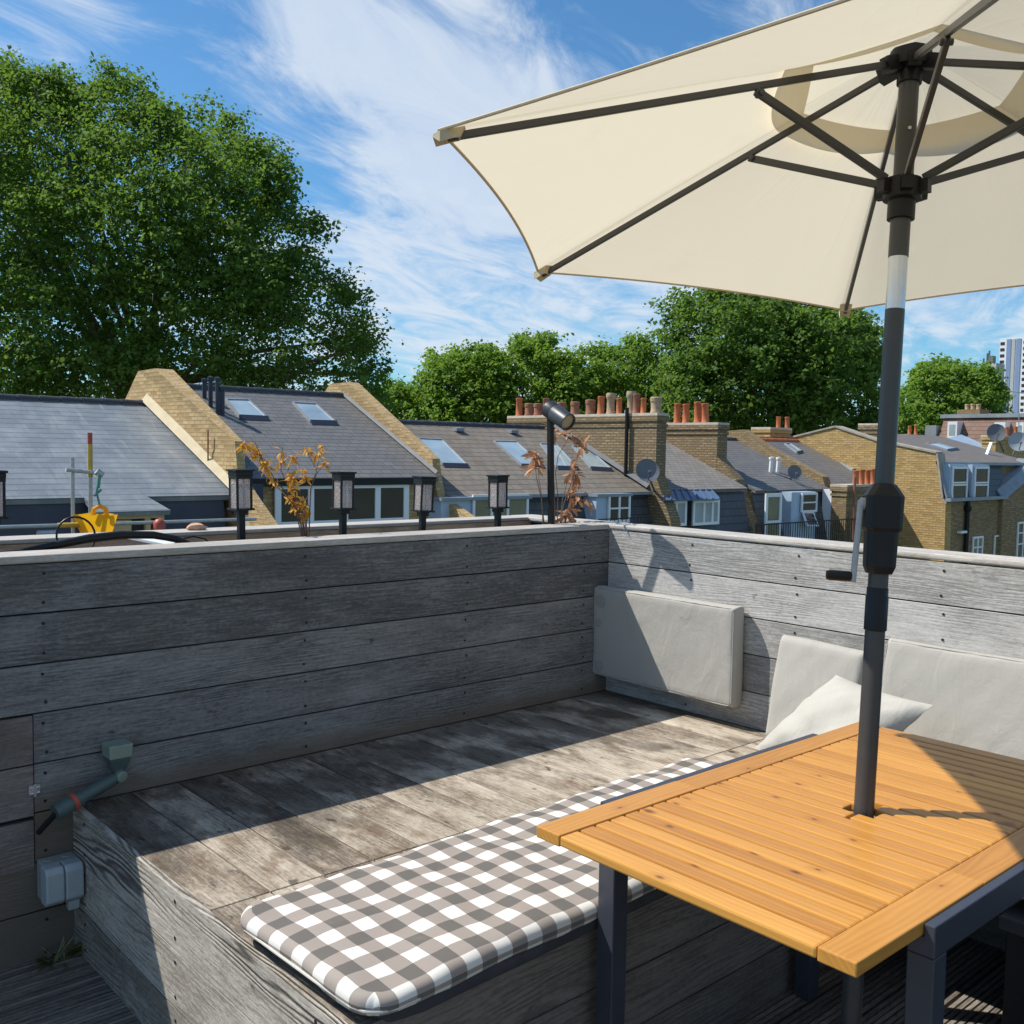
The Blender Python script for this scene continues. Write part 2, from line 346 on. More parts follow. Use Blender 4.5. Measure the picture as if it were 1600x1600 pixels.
def glass(name, col, ior=1.6, rough=.03):
    t = NT(name); n = t.noise(t.objc(), 1.5, 2)
    return t.fin(t.mix(n, [x*.6 for x in col], [x*1.4 for x in col]), rough, IOR=ior, Specular_IOR_Level=.6)
M['glass'] = glass('window_glass', (.035, .035, .032))
M['glass_green'] = glass('blinded_glass', (.20, .20, .13), 1.5)
M['skyglass'] = glass('sky_tinted_rooflight_glass', (.36, .45, .49), 2.3)  # pale blue base colour imitates the reflected sky
M['pale_pane'] = glass('pale_curtained_glass', (.34, .40, .42), 1.5)

def lantern_glass():
    t = NT('seeded_glass'); v = t.n('ShaderNodeTexVoronoi', {'Vector': t.objc(), 'Scale': 190.0}).outputs['Distance']
    t.bump(v, .8, .003)
    tr = t.n('ShaderNodeBsdfTransparent', {'Color': (.88, .86, .86, 1)})
    t.fin((.78, .70, .68), .12, IOR=1.5)
    mx = t.n('ShaderNodeMixShader', {0: t.math('MULTIPLY_ADD', v, -.25, .84), 1: t.b.outputs[0], 2: tr.outputs[0]})
    t.link(mx.outputs[0], t.out.inputs[0]); return t.m
M['lantern_glass'] = lantern_glass()

def fabric(name, col, var=.08, scale=900, stains=.15, stainc=(.3, .29, .25)):
    t = NT(name); c = t.objc(); w = t.noise(c, scale, 2, .6); n = t.noise(c, 5.0, 5, .6); cr = t.noise(c, 16.0, 4, .6, .6)
    k = t.mix(w, [x*(1-var) for x in col], [min(1, x*(1+var)) for x in col])
    k = t.mix(t.math('MULTIPLY', t.ramp(n, .5, .75), stains), k, stainc)
    lf = t.noise(t.n('ShaderNodeMapping', {'Vector': c, 'Scale': (3.0, 9.0, 5.0)}).outputs[0], 1.0, 3, .5, 1.2)
    t.bump(t.math('ADD', t.math('MULTIPLY', w, .15), t.math('ADD', t.math('MULTIPLY', cr, .6), t.math('MULTIPLY', lf, 1.6))), .32, .010)
    return t.fin(k, .9, Specular_IOR_Level=.15)
M['cushion'] = fabric('stone_grey_canvas', (.41, .395, .36))
M['pillow'] = fabric('off_white_cotton', (.46, .445, .405), .06)
M['under'] = fabric('dark_underside', (.055, .055, .06), .2)
M['patch_tone'] = fabric('dark_round_patch', (.33, .325, .31))

def gingham():
    t = NT('gingham_cotton'); u, v, _ = t.sep(t.uv())
    def st(x): return t.math('GREATER_THAN', t.math('FRACT', t.math('DIVIDE', x, .09)), .5)
    a, b = st(u), st(v)
    w = t.noise(t.comb(t.math('MULTIPLY', u, 600.0), t.math('MULTIPLY', v, 600.0)), 1.0, 3, .7)
    n = t.noise(t.comb(u, v), 9.0, 4)
    c = t.mix(a, (.76, .745, .69), (.34, .295, .26)); d = t.mix(a, (.36, .315, .28), (.155, .143, .13))
    c = t.mix(b, c, d); c = t.mix(t.math('MULTIPLY', w, .4), c, t.mix(1.0, c, (.62, .6, .58), 'MULTIPLY'))
    c = t.mix(t.math('MULTIPLY', t.ramp(n, .58, .75), .15), c, (.4, .34, .25))
    t.bump(t.math('ADD', t.math('MULTIPLY', w, .2), n), .15, .006)
    return t.fin(c, .9, Specular_IOR_Level=.15)
M['gingham'] = gingham()

def canopy_mat():
    t = NT('cream_polyester'); c = t.objc(); cu_, cv_, _ = t.sep(t.uv()); w = t.noise(c, 700.0, 2); n = t.noise(c, 3.0, 5, .6, .8)
    col = t.mix(w, (.77, .69, .515), (.86, .79, .625)); col = t.mix(t.math('MULTIPLY', t.ramp(n, .55, .8), .15), col, (.6, .5, .34))
    wr1 = t.noise(t.comb(t.math('MULTIPLY', cu_, 4.0), t.math('MULTIPLY', cv_, 1.3)), 1.0, 2, .5, .5)
    wr1 = t.math('POWER', t.math('ABSOLUTE', t.math('MULTIPLY_ADD', wr1, 2.0, -1.0)), .5)
    seam = t.math('SUBTRACT', 1.0, t.ramp(t.math('ABSOLUTE', t.math('SUBTRACT', t.math('FRACT', t.math('ADD', cu_, .5)), .5)), .008, .016))
    col = t.mix(t.math('MULTIPLY', seam, .35), col, (.60, .50, .33))
    bn = t.bump(t.math('ADD', t.math('MULTIPLY', n, .5), t.math('ADD', t.math('MULTIPLY', wr1, .6), seam)), .16, .012); t.fin(col, .85, Specular_IOR_Level=.1)
    tl = t.n('ShaderNodeBsdfTranslucent', {'Color': col, 'Normal': bn})
    mx = t.n('ShaderNodeMixShader', {0: .45, 1: t.b.outputs[0], 2: tl.outputs[0]}); t.link(mx.outputs[0], t.out.inputs[0]); return t.m
M['canopy'] = canopy_mat()
M['pocket'] = fabric('canopy_pocket', (.62, .51, .35))

def thin_plastic(name, col):
    t = NT(name); t.fin(col, .4)
    tl = t.n('ShaderNodeBsdfTranslucent', {'Color': (*col, 1)}); mx = t.n('ShaderNodeMixShader', {0: .45, 1: t.b.outputs[0], 2: tl.outputs[0]}); t.link(mx.outputs[0], t.out.inputs[0]); return t.m
M['yellow'] = thin_plastic('thin_yellow_plastic', (.88, .50, .015))
def leafm(name, a, b, c, trans=.35, tcol=(.25, .42, .04)):
    t = NT(name); r = t.rnd(); n = t.noise(t.objc(), .35, 2)
    f = t.math('ADD', t.math('MULTIPLY', r, .7), t.math('MULTIPLY', n, .3))
    col = t.mix(t.ramp(f, .1, .5), a, b); col = t.mix(t.ramp(f, .55, .9), col, c)
    t.fin(col, .62, Specular_IOR_Level=.22)
    tl = t.n('ShaderNodeBsdfTranslucent', {'Color': t.mix(.5, col, tcol)})
    mx = t.n('ShaderNodeMixShader', {0: trans, 1: t.b.outputs[0], 2: tl.outputs[0]}); t.link(mx.outputs[0], t.out.inputs[0]); return t.m
M['leaf'] = leafm('plane_leaf', (.045, .095, .022), (.095, .18, .032), (.20, .30, .05), .46)
M['leaf_light'] = leafm('lime_leaf', (.08, .155, .022), (.165, .285, .038), (.27, .39, .06), .48)
M['leaf_orange'] = leafm('orange_dead_leaf', (.50, .22, .025), (.70, .36, .05), (.78, .50, .14), .3, (.7, .35, .05))
M['leaf_tan'] = leafm('tan_dead_leaf', (.30, .13, .065), (.50, .25, .13), (.62, .37, .22), .3, (.6, .3, .12))
M['leaf_weed'] = leafm('weed_leaf', (.05, .07, .02), (.09, .11, .03), (.2, .15, .05), .2)

# ------------------------------------------------------------------ sky and sun
SUN_TRAVEL = Vector((.49, -.658, -1)).normalized()
sd = -SUN_TRAVEL
w = bpy.data.worlds.new('World'); S.world = w; w.use_nodes = True
nt = w.node_tree; bg = nt.nodes['Background']
class WT(NT):
    def __init__(s): s.t = nt
W = WT()
sky = W.n('ShaderNodeTexSky', sky_type='NISHITA'); sky.sun_disc = False
sky.sun_elevation = math.asin(sd.z); sky.sun_rotation = math.atan2(sd.x, sd.y)
sky.air_density = 1.0; sky.dust_density = .4; sky.ozone_density = 3.0; sky.altitude = 50
dirv = W.n('ShaderNodeTexCoord').outputs['Generated']
dx, dy, dz = W.sep(dirv)
zz = W.math('ADD', W.math('MAXIMUM', dz, 0.0), .12)
cx = W.math('DIVIDE', dx, zz); cy = W.math('DIVIDE', dy, zz)
# rotated so that the streaks run the way the cirrus does
a_ = math.radians(20)
sx_ = W.math('ADD', W.math('MULTIPLY', cx, math.cos(a_)), W.math('MULTIPLY', cy, math.sin(a_)))
sy_ = W.math('ADD', W.math('MULTIPLY', cx, -math.sin(a_)), W.math('MULTIPLY', cy, math.cos(a_)))
fb = W.noise(W.comb(W.math('MULTIPLY', sx_, .55), W.math('MULTIPLY', sy_, 1.3), .7), 1.0, 9, .6, .7)
fb2 = W.noise(W.comb(W.math('MULTIPLY', sx_, 2.1), W.math('MULTIPLY', sy_, 4.2), 4.2), 1.0, 10, .66, .8)
blobs = [((440, 40), .10, .30), ((640, 150), .17, .42), ((830, 190), .14, .45), ((560, 70), .14, .42), ((500, 420), .30, .34), ((800, 420), .33, .38), ((1000, 540), .30, .34), ((60, 20), .12, .32), ((330, 190), .12, -.30), ((480, 230), .08, -.25), ((520, 210), .06, -.2),
         ((1030, 120), .13, .3), ((1500, 520), .30, .22), ((620, 600), .05, -.25), ((960, 70), .13, -.55), ((560, 300), .10, -.18), ((210, 130), .15, -.3), ((430, 130), .06, -.2), ((700, 20), .11, -.35)]
tot = None
for (px, py), rad, amp in blobs:
    c0 = ray(px, py).normalized()
    d_ = W.n('ShaderNodeVectorMath', {0: dirv, 1: tuple(c0)}, operation='DISTANCE').outputs['Value']
    b_ = W.math('MULTIPLY', W.n('ShaderNodeMapRange', {0: d_, 1: 0.0, 2: rad*1.35, 3: 1.0, 4: 0.0}, interpolation_type='SMOOTHERSTEP').outputs[0], amp)
    tot = b_ if tot is None else W.math('ADD', tot, b_)
den = W.math('ADD', W.math('ADD', W.math('MULTIPLY_ADD', fb, 2.0, -1.05), W.math('MULTIPLY_ADD', fb2, 2.6, -1.30)), tot)
# unseen cloud added behind the viewer and to the right for neutral fill light
c0 = Vector((-.55, -.75, .55)).normalized()
d_ = W.n('ShaderNodeVectorMath', {0: dirv, 1: tuple(c0)}, operation='DISTANCE').outputs['Value']
den = W.math('ADD', den, W.math('MULTIPLY', W.n('ShaderNodeMapRange', {0: d_, 1: .3, 2: 1.25, 3: 1.0, 4: 0.0}, interpolation_type='SMOOTHSTEP').outputs[0], .62))
den = W.math('MULTIPLY', W.n('ShaderNodeMapRange', {0: den, 1: .0, 2: 1.0}, interpolation_type='SMOOTHSTEP').outputs[0], .82)
SKY_STR = .10
deep = W.mix(1.0, sky.outputs[0], (.58, .95, 1.13), 'MULTIPLY')
cl = W.mix(W.ramp(fb2, .3, .7), (5.0, 5.9, 7.2), (6.4, 6.9, 7.5))
mixc = W.mix(den, deep, cl)
W.link(mixc, bg.inputs[0]); bg.inputs[1].default_value = SKY_STR
sl = bpy.data.lights.new('sun', 'SUN'); so = bpy.data.objects.new('sun', sl); COL.objects.link(so)
sl.energy = 4.6; sl.angle = math.radians(.5); sl.color = (1, .945, .86)
so.rotation_euler = SUN_TRAVEL.to_track_quat('-Z', 'Y').to_euler(); so.location = (-20, 20, 40)
S.view_settings.view_transform = 'Standard'; S.view_settings.look = 'None'
S.view_settings.exposure = 0.30; S.view_settings.gamma = 1

# ================================================================== TERRACE
X0, Y0 = 3.465, 3.209          # inner faces of the right and left timber walls
ZT = 1.257                     # top of the walls
seams = [1.236, 1.078, .922, .769, .612, .459]
def screws(mb, p, n, r=.0045):
    n = Vector(n); mb.lathe([(0, .0012), (r, .0012), (r, 0)], p, n, 8, 1)

# deck: fine grooved strips
d = MB(); y = -2.0; k = 0
while y < Y0:
    d.box(-1.8, y, -.03, X0, y+.0125, 0, 0, (1, 0, 0)); y += .0185; k += 1
    if k % 7 == 0: y += .006
d.box(-1.8, -2.0, -.08, X0, Y0, -.031, 1, (1, 0, 0))
structure(d.build('deck', [M['deck_wood'], M['screw']], None))

# left timber wall
lw = thing('timber_wall', 'dark weathered timber wall in shade behind the long bench platform', 'timber wall', (1.2, Y0, 0))
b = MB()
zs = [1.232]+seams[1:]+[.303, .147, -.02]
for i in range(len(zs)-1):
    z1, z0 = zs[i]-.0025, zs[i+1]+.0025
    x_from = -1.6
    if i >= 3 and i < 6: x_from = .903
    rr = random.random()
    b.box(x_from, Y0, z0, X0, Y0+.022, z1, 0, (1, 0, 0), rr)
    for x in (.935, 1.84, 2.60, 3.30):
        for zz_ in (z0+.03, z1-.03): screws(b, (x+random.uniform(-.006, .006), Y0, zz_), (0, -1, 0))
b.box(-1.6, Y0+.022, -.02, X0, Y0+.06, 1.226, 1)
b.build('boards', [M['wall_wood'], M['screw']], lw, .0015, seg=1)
c = MB(); c.box(-1.6, Y0-.001, 1.2335, X0-.002, Y0+.152, ZT, 0, (1, 0, 0)); c.build('cap', M['cap_wood'], lw, .004)
h = MB()
for z1, z0 in ((.764, .6145), (.6095, .452), (.438, .285)):
    h.box(-1.6, Y0-.003, z0, .9, Y0+.02, z1, 0, (1, 0, 0))
hp = h.build('hatch_panel', M['hatch_wood'], lw, .0015, seg=1); hp['label'] = 'browner hatch boards at the left end'
l = MB()
l.box(.885, Y0-.008, .52, .918, Y0-.004, .55); l.tube([(.888, Y0-.012, .543), (.914, Y0-.012, .543)], .0035, 8); l.tube([(.888, Y0-.012, .527), (.914, Y0-.012, .527)], .0035, 8)
l.box(.897, Y0-.016, .515, .905, Y0-.008, .555)
l.build('latch', M['alu'], lw)

# right timber wall
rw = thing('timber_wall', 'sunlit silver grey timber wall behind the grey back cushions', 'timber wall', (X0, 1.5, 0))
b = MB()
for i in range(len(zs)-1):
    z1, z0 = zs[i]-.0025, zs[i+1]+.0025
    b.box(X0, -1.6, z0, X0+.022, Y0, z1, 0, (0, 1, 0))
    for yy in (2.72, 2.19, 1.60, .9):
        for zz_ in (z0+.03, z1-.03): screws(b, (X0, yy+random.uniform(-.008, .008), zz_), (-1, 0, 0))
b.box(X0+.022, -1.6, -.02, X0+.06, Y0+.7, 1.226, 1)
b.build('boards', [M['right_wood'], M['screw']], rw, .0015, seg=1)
c = MB(); c.box(X0-.004, -1.6, 1.2365, X0+.155, 3.92, ZT+.001, 0, (0, 1, 0)); c.build('cap', M['cap_wood'], rw, .007, seg=3)

# planter box behind the left wall
pw = thing('planter_parapet', 'orange brown timber parapet with pale cap enclosing the planter', 'parapet', (1.2, 3.8, 0))
b = MB()
for z0, z1 in ((1.09, 1.240), (.94, 1.087), (.79, .937), (.3, .787)):
    b.box(-1.6, 3.775, z0, X0+.02, 3.80, z1, 0, (1, 0, 0))
b.box(-1.6, 3.80, .3, X0+.06, 3.9, 1.2395, 0, (1, 0, 0))
b.build('boards', M['planter_wood'], pw, .002, seg=1)
c = MB(); c.box(-1.6, 3.766, 1.241, X0-.006, 3.92, ZT, 0, (1, 0, 0)); c.build('cap', M['cap_wood'], pw, .004)
so_ = MB(); nx = 60
for i in range(nx):
    for j in range(5):
        def sp(a, q): return (-1.6+a*(X0+1.6)/nx, 3.275+q*.1, 1.10+.02*math.sin(a*1.7+q*2.1)+.012*math.sin(a*4.1-q*3))
        so_.poly([sp(i, j), sp(i+1, j), sp(i+1, j+1), sp(i, j+1)])
o = so_.build('planter_soil', M['soil'], None, smooth=True); o['kind'] = 'stuff'

# bench platform
XB, YB, ZB = 1.015, 1.60, .459
bt = thing('bench_platform', 'broad weathered timber bench platform with the checked seat cushion', 'bench', (2.2, 2.4, 0))
b = MB(); xs = [1.036, 1.2]
while xs[-1] < X0-.17: xs.append(xs[-1]+.157)
xs.append(X0)
for i in range(len(xs)-1):
    r = random.random()
    b.box(xs[i]+.0022, 2.262, ZB-.022, xs[i+1]-.0022, Y0-.002, ZB, 0, (0, 1, 0), r)
    b.box(xs[i]+.0022, YB+.0225, ZB-.022, xs[i+1]-.0022, 2.259, ZB-.0008, 0, (0, 1, 0), (r*1.7) % 1)
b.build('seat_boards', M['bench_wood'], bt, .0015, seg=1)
b = MB()
for z1, z0 in ((ZB+.0005, .303), (.299, .147), (.143, .001)):
    b.box(XB, YB, z0, XB+.0205, Y0-.003, z1, 0, (0, 1, 0))
    for yy in (1.72, 2.42, 3.1):
        for q in (z0+.03, z1-.03): screws(b, (XB, yy, q), (-1, 0, 0))
b.build('side_panel', [M['bench_side'], M['screw']], bt, .0025)
b = MB()
for z1, z0 in ((ZB, .303), (.299, .147), (.143, .001)): b.box(XB+.0215, YB, z0, X0, YB+.0215, z1, 0, (1, 0, 0))
b.box(XB+.022, YB+.03, .005, X0-.002, Y0-.004, ZB-.024, 0)
b.build('front_panel', M['bench_front'], bt, .002)
b = MB()   # wing along the right wall
for i in range(5):
    x = 2.722+i*.1485; b.box(x+.0015, -1.0, ZB-.022, x+.147, YB-.003, ZB, 0, (0, 1, 0))
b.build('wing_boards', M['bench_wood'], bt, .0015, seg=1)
b = MB()
for z1, z0 in ((ZB-.024, .303), (.299, .147), (.143, .001)): b.box(3.30, -1.0, z0, 3.322, YB-.004, z1, 0, (0, 1, 0))
b.build('wing_panel', M['bench_front'], bt, .002)

# ---- soft things
def soft_box(mb, origin, ax, size, rad, nu, nv, uvf=None, mi=0, rag=.003, puff=.0, seed=0, crn=.0):
    """rounded box (thickness along third axis); ax three unit vectors"""
    rs = np.random.default_rng(seed); o = Vector(origin); A = [Vector(a) for a in ax]; L, Wd, T = size
    ph = rs.uniform(0, 6.28, 8)
    def prof(n, length):
        t = [0]; k = 5
        a = [rad*(1-math.cos(math.pi/2*i/k)) for i in range(k+1)]
        return sorted(set([round(q, 5) for q in a]+[round(length-q, 5) for q in a]+[round(rad+(length-2*rad)*i/n, 5) for i in range(n+1)]))
    us, vs = prof(nu, L), prof(nv, Wd)
    def edge(x, length):
        e = min(x, length-x); 
        return 1.0 if e >= rad else math.sqrt(max(0, 1-(1-e/rad)**2))
    def P(u, v, top):
        h = T/2*min(edge(u, L)*edge(v, Wd)*1.0, 1)**.8
        # puff and wrinkles
        s = math.sin(math.pi*u/L)*math.sin(math.pi*v/Wd)
        h += puff*s**.5 if s > 0 else 0
        wv = rag*(math.sin(u*23+ph[0]+2*math.sin(v*9+ph[1]))+.7*math.sin(v*31+ph[2]+1.5*math.sin(u*11+ph[3]))+.5*math.sin(u*61+v*47+ph[4]))
        h += wv*(edge(u, L)*edge(v, Wd))
        du = rag*1.5*math.sin(v*17+ph[5]) if (u < rad or u > L-rad) else 0
        dv = rag*1.5*math.sin(u*13+ph[6]) if (v < rad or v > Wd-rad) else 0
        if crn:
            cu_ = crn if u < crn else L-crn if u > L-crn else u; cv_ = crn if v < crn else Wd-crn if v > Wd-crn else v
            ex, ey = u-cu_, v-cv_; m_ = max(abs(ex), abs(ey)); h_ = math.hypot(ex, ey)
            if ex and ey and h_ > 0: u, v = cu_+ex*m_/h_, cv_+ey*m_/h_
        return o+A[0]*(u+du)+A[1]*(v+dv)+A[2]*(T/2+(h if top else -h*.9))
    for i in range(len(us)-1):
        for j in range(len(vs)-1):
            q = [(us[i], vs[j]), (us[i+1], vs[j]), (us[i+1], vs[j+1]), (us[i], vs[j+1])]
            for top in (True, False):
                pts = [P(a, c_, top) for a, c_ in q]
                def uvp(a, c_):
                    m = (T/2)*(1-edge(a, L)); m2 = (T/2)*(1-edge(c_, Wd))
                    s = 1 if top else -1
                    base_u = a + (-m if a < L/2 else m)*1.0; base_v = c_ + (-m2 if c_ < Wd/2 else m2)
                    if not top: base_u += (-.04 if a < rad else .04 if a > L-rad else 0)*0; 
                    return (base_u+.0225, base_v+.02)
                uvs = [uvp(a, c_) for a, c_ in q]
                if not top: pts, uvs = pts[::-1], uvs[::-1]
                mb.poly(pts, mi, None, .5, uvs)

# checked bench cushion
ck = thing('seat_cushion', 'long grey and white checked seat cushion lying on the bench platform', 'cushion', (2.0, 1.87, ZB))
m = MB(); soft_box(m, (1.035, 1.552, ZB+.021), ((.99939, .0349, 0), (-.0349, .99939, 0), (0, 0, 1)), (1.80, .555, .050), .027, 90, 28, rag=.0024, puff=.008, seed=3, crn=.07)
m.build('cover', M['gingham'], ck, smooth=True)
m = MB(); soft_box(m, (1.075, 1.5535, ZB+.0015), ((.99939, .0349, 0), (-.0349, .99939, 0), (0, 0, 1)), (1.74, .535, .032), .010, 20, 8, rag=.0005, seed=4, crn=.06)
m.build('underside', M['under'], ck, smooth=True)
m = MB(); e = [(1.062, 1.585, ZB+.045)]
path = [Vector((1.035, 1.552, ZB+.041))+Vector((.99939, .0349, 0))*a+Vector((-.0349, .99939, 0))*c_ for a, c_ in ((.12, -.001), (.07, .0), (.035, .010), (.010, .035), (.0, .07), (-.001, .2), (-.001, .35), (.0, .485), (.010, .52), (.035, .545), (.07, .555), (.12, .556))]
m.tube(path, .0035, 8); m.build('piping', M['piping'], ck, smooth=True)

# back cushion hung on the right wall by the corner
cu = thing('back_cushion', 'thick stone grey back cushion in the wall corner, half in shade', 'cushion', (3.41, 2.82, .55), 'grey back cushions along the right wall')
m = MB(); soft_box(m, (X0-.005, 2.415, .55), ((0, 1, 0), (0, 0, 1), (-1, 0, 0)), (.805, .42, .088), .016, 36, 18, rag=.0007, seed=5)
for yy, zz_, r in ((3.165, .905, .030), (3.175, .80, .020), (3.165, .60, .028)):  # round patches slightly darker than the cushion cloth
    m.lathe([(0, .0915), (r*.8, .091), (r, .0905)], (X0-.005, yy, zz_), (-1, 0, 0), 20, 1)
m.build('cover', [M['cushion'], M['patch_tone']], cu, smooth=True)
def piping_loop(cu, o_, a, b_, n_, L_, W_, r=.0028):
    o_, a, b_, n_ = Vector(o_), Vector(a).normalized(), Vector(b_).normalized(), Vector(n_).normalized(); m = MB(); e = .012
    pts = [(e*2, e*.6), (L_-e*2, e*.6), (L_-e*.6, e*2), (L_-e*.6, W_-e*2), (L_-e*2, W_-e*.6), (e*2, W_-e*.6), (e*.6, W_-e*2), (e*.6, e*2), (e*2, e*.6)]
    full = []
    for (u0, v0), (u1, v1) in zip(pts, pts[1:]):
        k = max(1, int(math.hypot(u1-u0, v1-v0)/.03))
        for i in range(k): full.append(o_+a*(u0+(u1-u0)*i/k+random.uniform(-.0008, .0008))+b_*(v0+(v1-v0)*i/k+random.uniform(-.0008, .0008))+n_*random.uniform(-.0006, .0006))
    full.append(full[0]); m.tube(full, r, 6); return m.build('piping', M['cushion'], cu, smooth=True)
piping_loop(cu, (X0-.005-.0835, 2.415, .55), (0, 1, 0), (0, 0, 1), (-1, 0, 0), .805, .42)
cu = thing('back_cushion', 'soft grey back cushion leaning on the wall behind the white pillow', 'cushion', (3.34, 2.02, ZB), 'grey back cushions along the right wall')
n_ = Vector((-.97, 0, .22)).normalized(); up_ = Vector((.22, 0, .97)).normalized()
m = MB(); soft_box(m, Vector((3.372, 1.835, ZB+.004)), ((0, 1, 0.02), up_, n_), (.378, .415, .085), .03, 20, 20, rag=.0014, puff=.012, seed=6)
m.build('cover', M['cushion'], cu, smooth=True)
cu = thing('back_cushion', 'wide flat grey back cushion right of the parasol pole', 'cushion', (3.38, 1.3, ZB), 'grey back cushions along the right wall')
n_ = Vector((-.985, 0, .17)).normalized(); up_ = Vector((.17, 0, .985)).normalized()
m = MB(); soft_box(m, Vector((3.385, .86, ZB+.004)), ((0, 1, 0), up_, n_), (.905, .475, .085), .018, 40, 20, rag=.0012, puff=.006, seed=8)
m.build('cover', M['cushion'], cu, smooth=True)
piping_loop(cu, Vector((3.385, .86, ZB+.004))+n_*.080, (0, 1, 0), up_, n_, .905, .475)

# pillow
pT = at(1318, 1066, 'x', 3.25); pR = at(1470, 1114, 'x', 3.15); pL = at(1190, 1180, 'z', .50); pB = pL+pR-pT
pB.z = max(pB.z, ZB+.03)
pl_ = thing('throw_pillow', 'off white throw pillow leaning on the grey cushions behind the table', 'pillow', (pB.x, pB.y, ZB))
m = MB(); N = 26; nrm = (pR-pT).cross(pL-pT).normalized()
if nrm.x > 0: nrm = -nrm
def pil(u, v, s):
    p = pT*(1-u)*(1-v)+pR*u*(1-v)+pL*(1-u)*v+pB*u*v
    cen = (pT+pR+pL+pB)/4
    a = 2*u-1; c_ = 2*v-1
    pin = .06*((1-a*a)*c_*c_+(1-c_*c_)*a*a)
    p = p+(cen-p)*pin
    t = (max(0, 1-abs(a)**3.0)*max(0, 1-abs(c_)**3.0))**.62
    wr = .004*math.sin(14*u+5*v)+.004*math.sin(19*v-7*u+1)+.006*math.sin(30*(u+v))*math.exp(-6*min(u, v, 1-u, 1-v))
    return p+nrm*(s*(.075*t+wr*t*1.2)+.05)
for i in range(N):
    for j in range(N):
        q = [(i/N, j/N), ((i+1)/N, j/N), ((i+1)/N, (j+1)/N), (i/N, (j+1)/N)]
        m.poly([pil(a, c_, 1) for a, c_ in q]); m.poly([pil(a, c_, -1) for a, c_ in q][::-1])
m.build('cover', M['pillow'], pl_, smooth=True)

# ---- table
TZ = .785; TX0, TX1, TY0, TY1 = 1.455, 2.815, .785, 1.543
tb = thing('outdoor_table', 'oiled cedar slatted table with charcoal metal frame and parasol hole', 'table', (2.13, 1.16, 0))
PBASE = Vector((2.115, 1.139, TZ)); HUB = Vector((2.268, 1.179, 2.524)); PAX = (HUB-PBASE).normalized()
for (y0, y1) in ((TY1-.072, TY1), (TY0, TY0+.072)):
    xm = 1.93
    b = MB(); b.box(TX0, y0, TZ-.026, xm-.0008, y1, TZ, 0, (1, 0, 0), .45); b.build('edge_board', M['cedar'], tb, .003)
    b = MB(); b.box(xm+.0008, y0, TZ-.026, TX1, y1, TZ-.0012, 0, (1, 0, 0), .12); b.build('edge_board', M['cedar'], tb, .003)
pitch = .0476; n_sl = int(round((TX1-TX0-.114)/pitch)); pitch = (TX1-TX0-.114)/n_sl
edges = [TX0]+[TX0+.057+pitch*i for i in range(n_sl+1)]+[TX1]
bb = MB()
for i in range(n_sl+2):
    x0 = edges[i]+(.0031 if i else 0); x1 = edges[i+1]-(.0031 if i < n_sl+1 else 0)
    ya, yb = TY0+.0735, TY1-.0735
    rr = random.random()
    hx0, hx1, hy0, hy1 = PBASE.x-.045, PBASE.x+.03, PBASE.y-.03, PBASE.y+.035
    if x1 > hx0 and x0 < hx1:
        # notch the slat round the parasol hole
        cxm = (x0+x1)/2
        half = math.sqrt(max(0, .034**2-(cxm-PBASE.x)**2*.55))+.004
        bb.box(x0, ya, TZ-.024, x1, PBASE.y-half, TZ-.0015, 0, (0, 1, 0), rr); bb.box(x0, PBASE.y+half, TZ-.024, x1, yb, TZ-.0015, 0, (0, 1, 0), rr)
    else:
        bb.box(x0, ya, TZ-.024, x1, yb, TZ-.0015, 0, (0, 1, 0), rr)
bb.build('slats', M['cedar'], tb, .0048)
for xx in (1.76, 2.0, 2.24, 2.51):
    b = MB(); b.box(xx-.02, TY0+.03, TZ-.05, xx+.02, TY1-.03, TZ-.0275, 0); b.build('cross_rail', M['frame_navy'], tb, .002)
BX0, BX1 = 1.68, 2.59
for ys, sg in ((TY1-.028, 1), (TY0-.022, 0)):
    b = MB(); lip = (ys+.0295, ys+.05) if sg else (ys, ys+.0205)
    b.prism([(BX0, ys, TZ-.062), (BX0, ys+.05, TZ-.062)]+([(BX0, ys+.05, TZ-.003), (BX0, ys+.0295, TZ-.003), (BX0, ys+.0295, TZ-.0275), (BX0, ys, TZ-.0275)] if sg else [(BX0, ys+.05, TZ-.0275), (BX0, ys+.0205, TZ-.0275), (BX0, ys+.0205, TZ-.003), (BX0, ys, TZ-.003)]), (BX1-BX0, 0, 0)); b.build('side_rail', M['frame_navy'], tb, .0025)
for ys in (TY1-.028, TY0-.022):
    for x in (BX0, BX1-.05):
        b = MB(); b.box(x, ys, .0, x+.05, ys+.05, TZ-.0625); b.build('leg', M['frame_navy'], tb, .0025)

# ---- stool glimpsed under the table, closed to a dark block for the shade below
st = thing('stool_block', 'stool under the right side of the table, closed to a dark grey block standing in for the shade below', 'box', (2.8, .75, 0))
b = MB(); b.box(2.65, .52, .0, 2.98, 1.02, .375); b.build('body', M['black_plastic'], st, .004)
b = MB(); b.box(2.635, .50, .376, 2.99, 1.035, .41); b.build('seat_top', M['dark_metal'], st, .004)

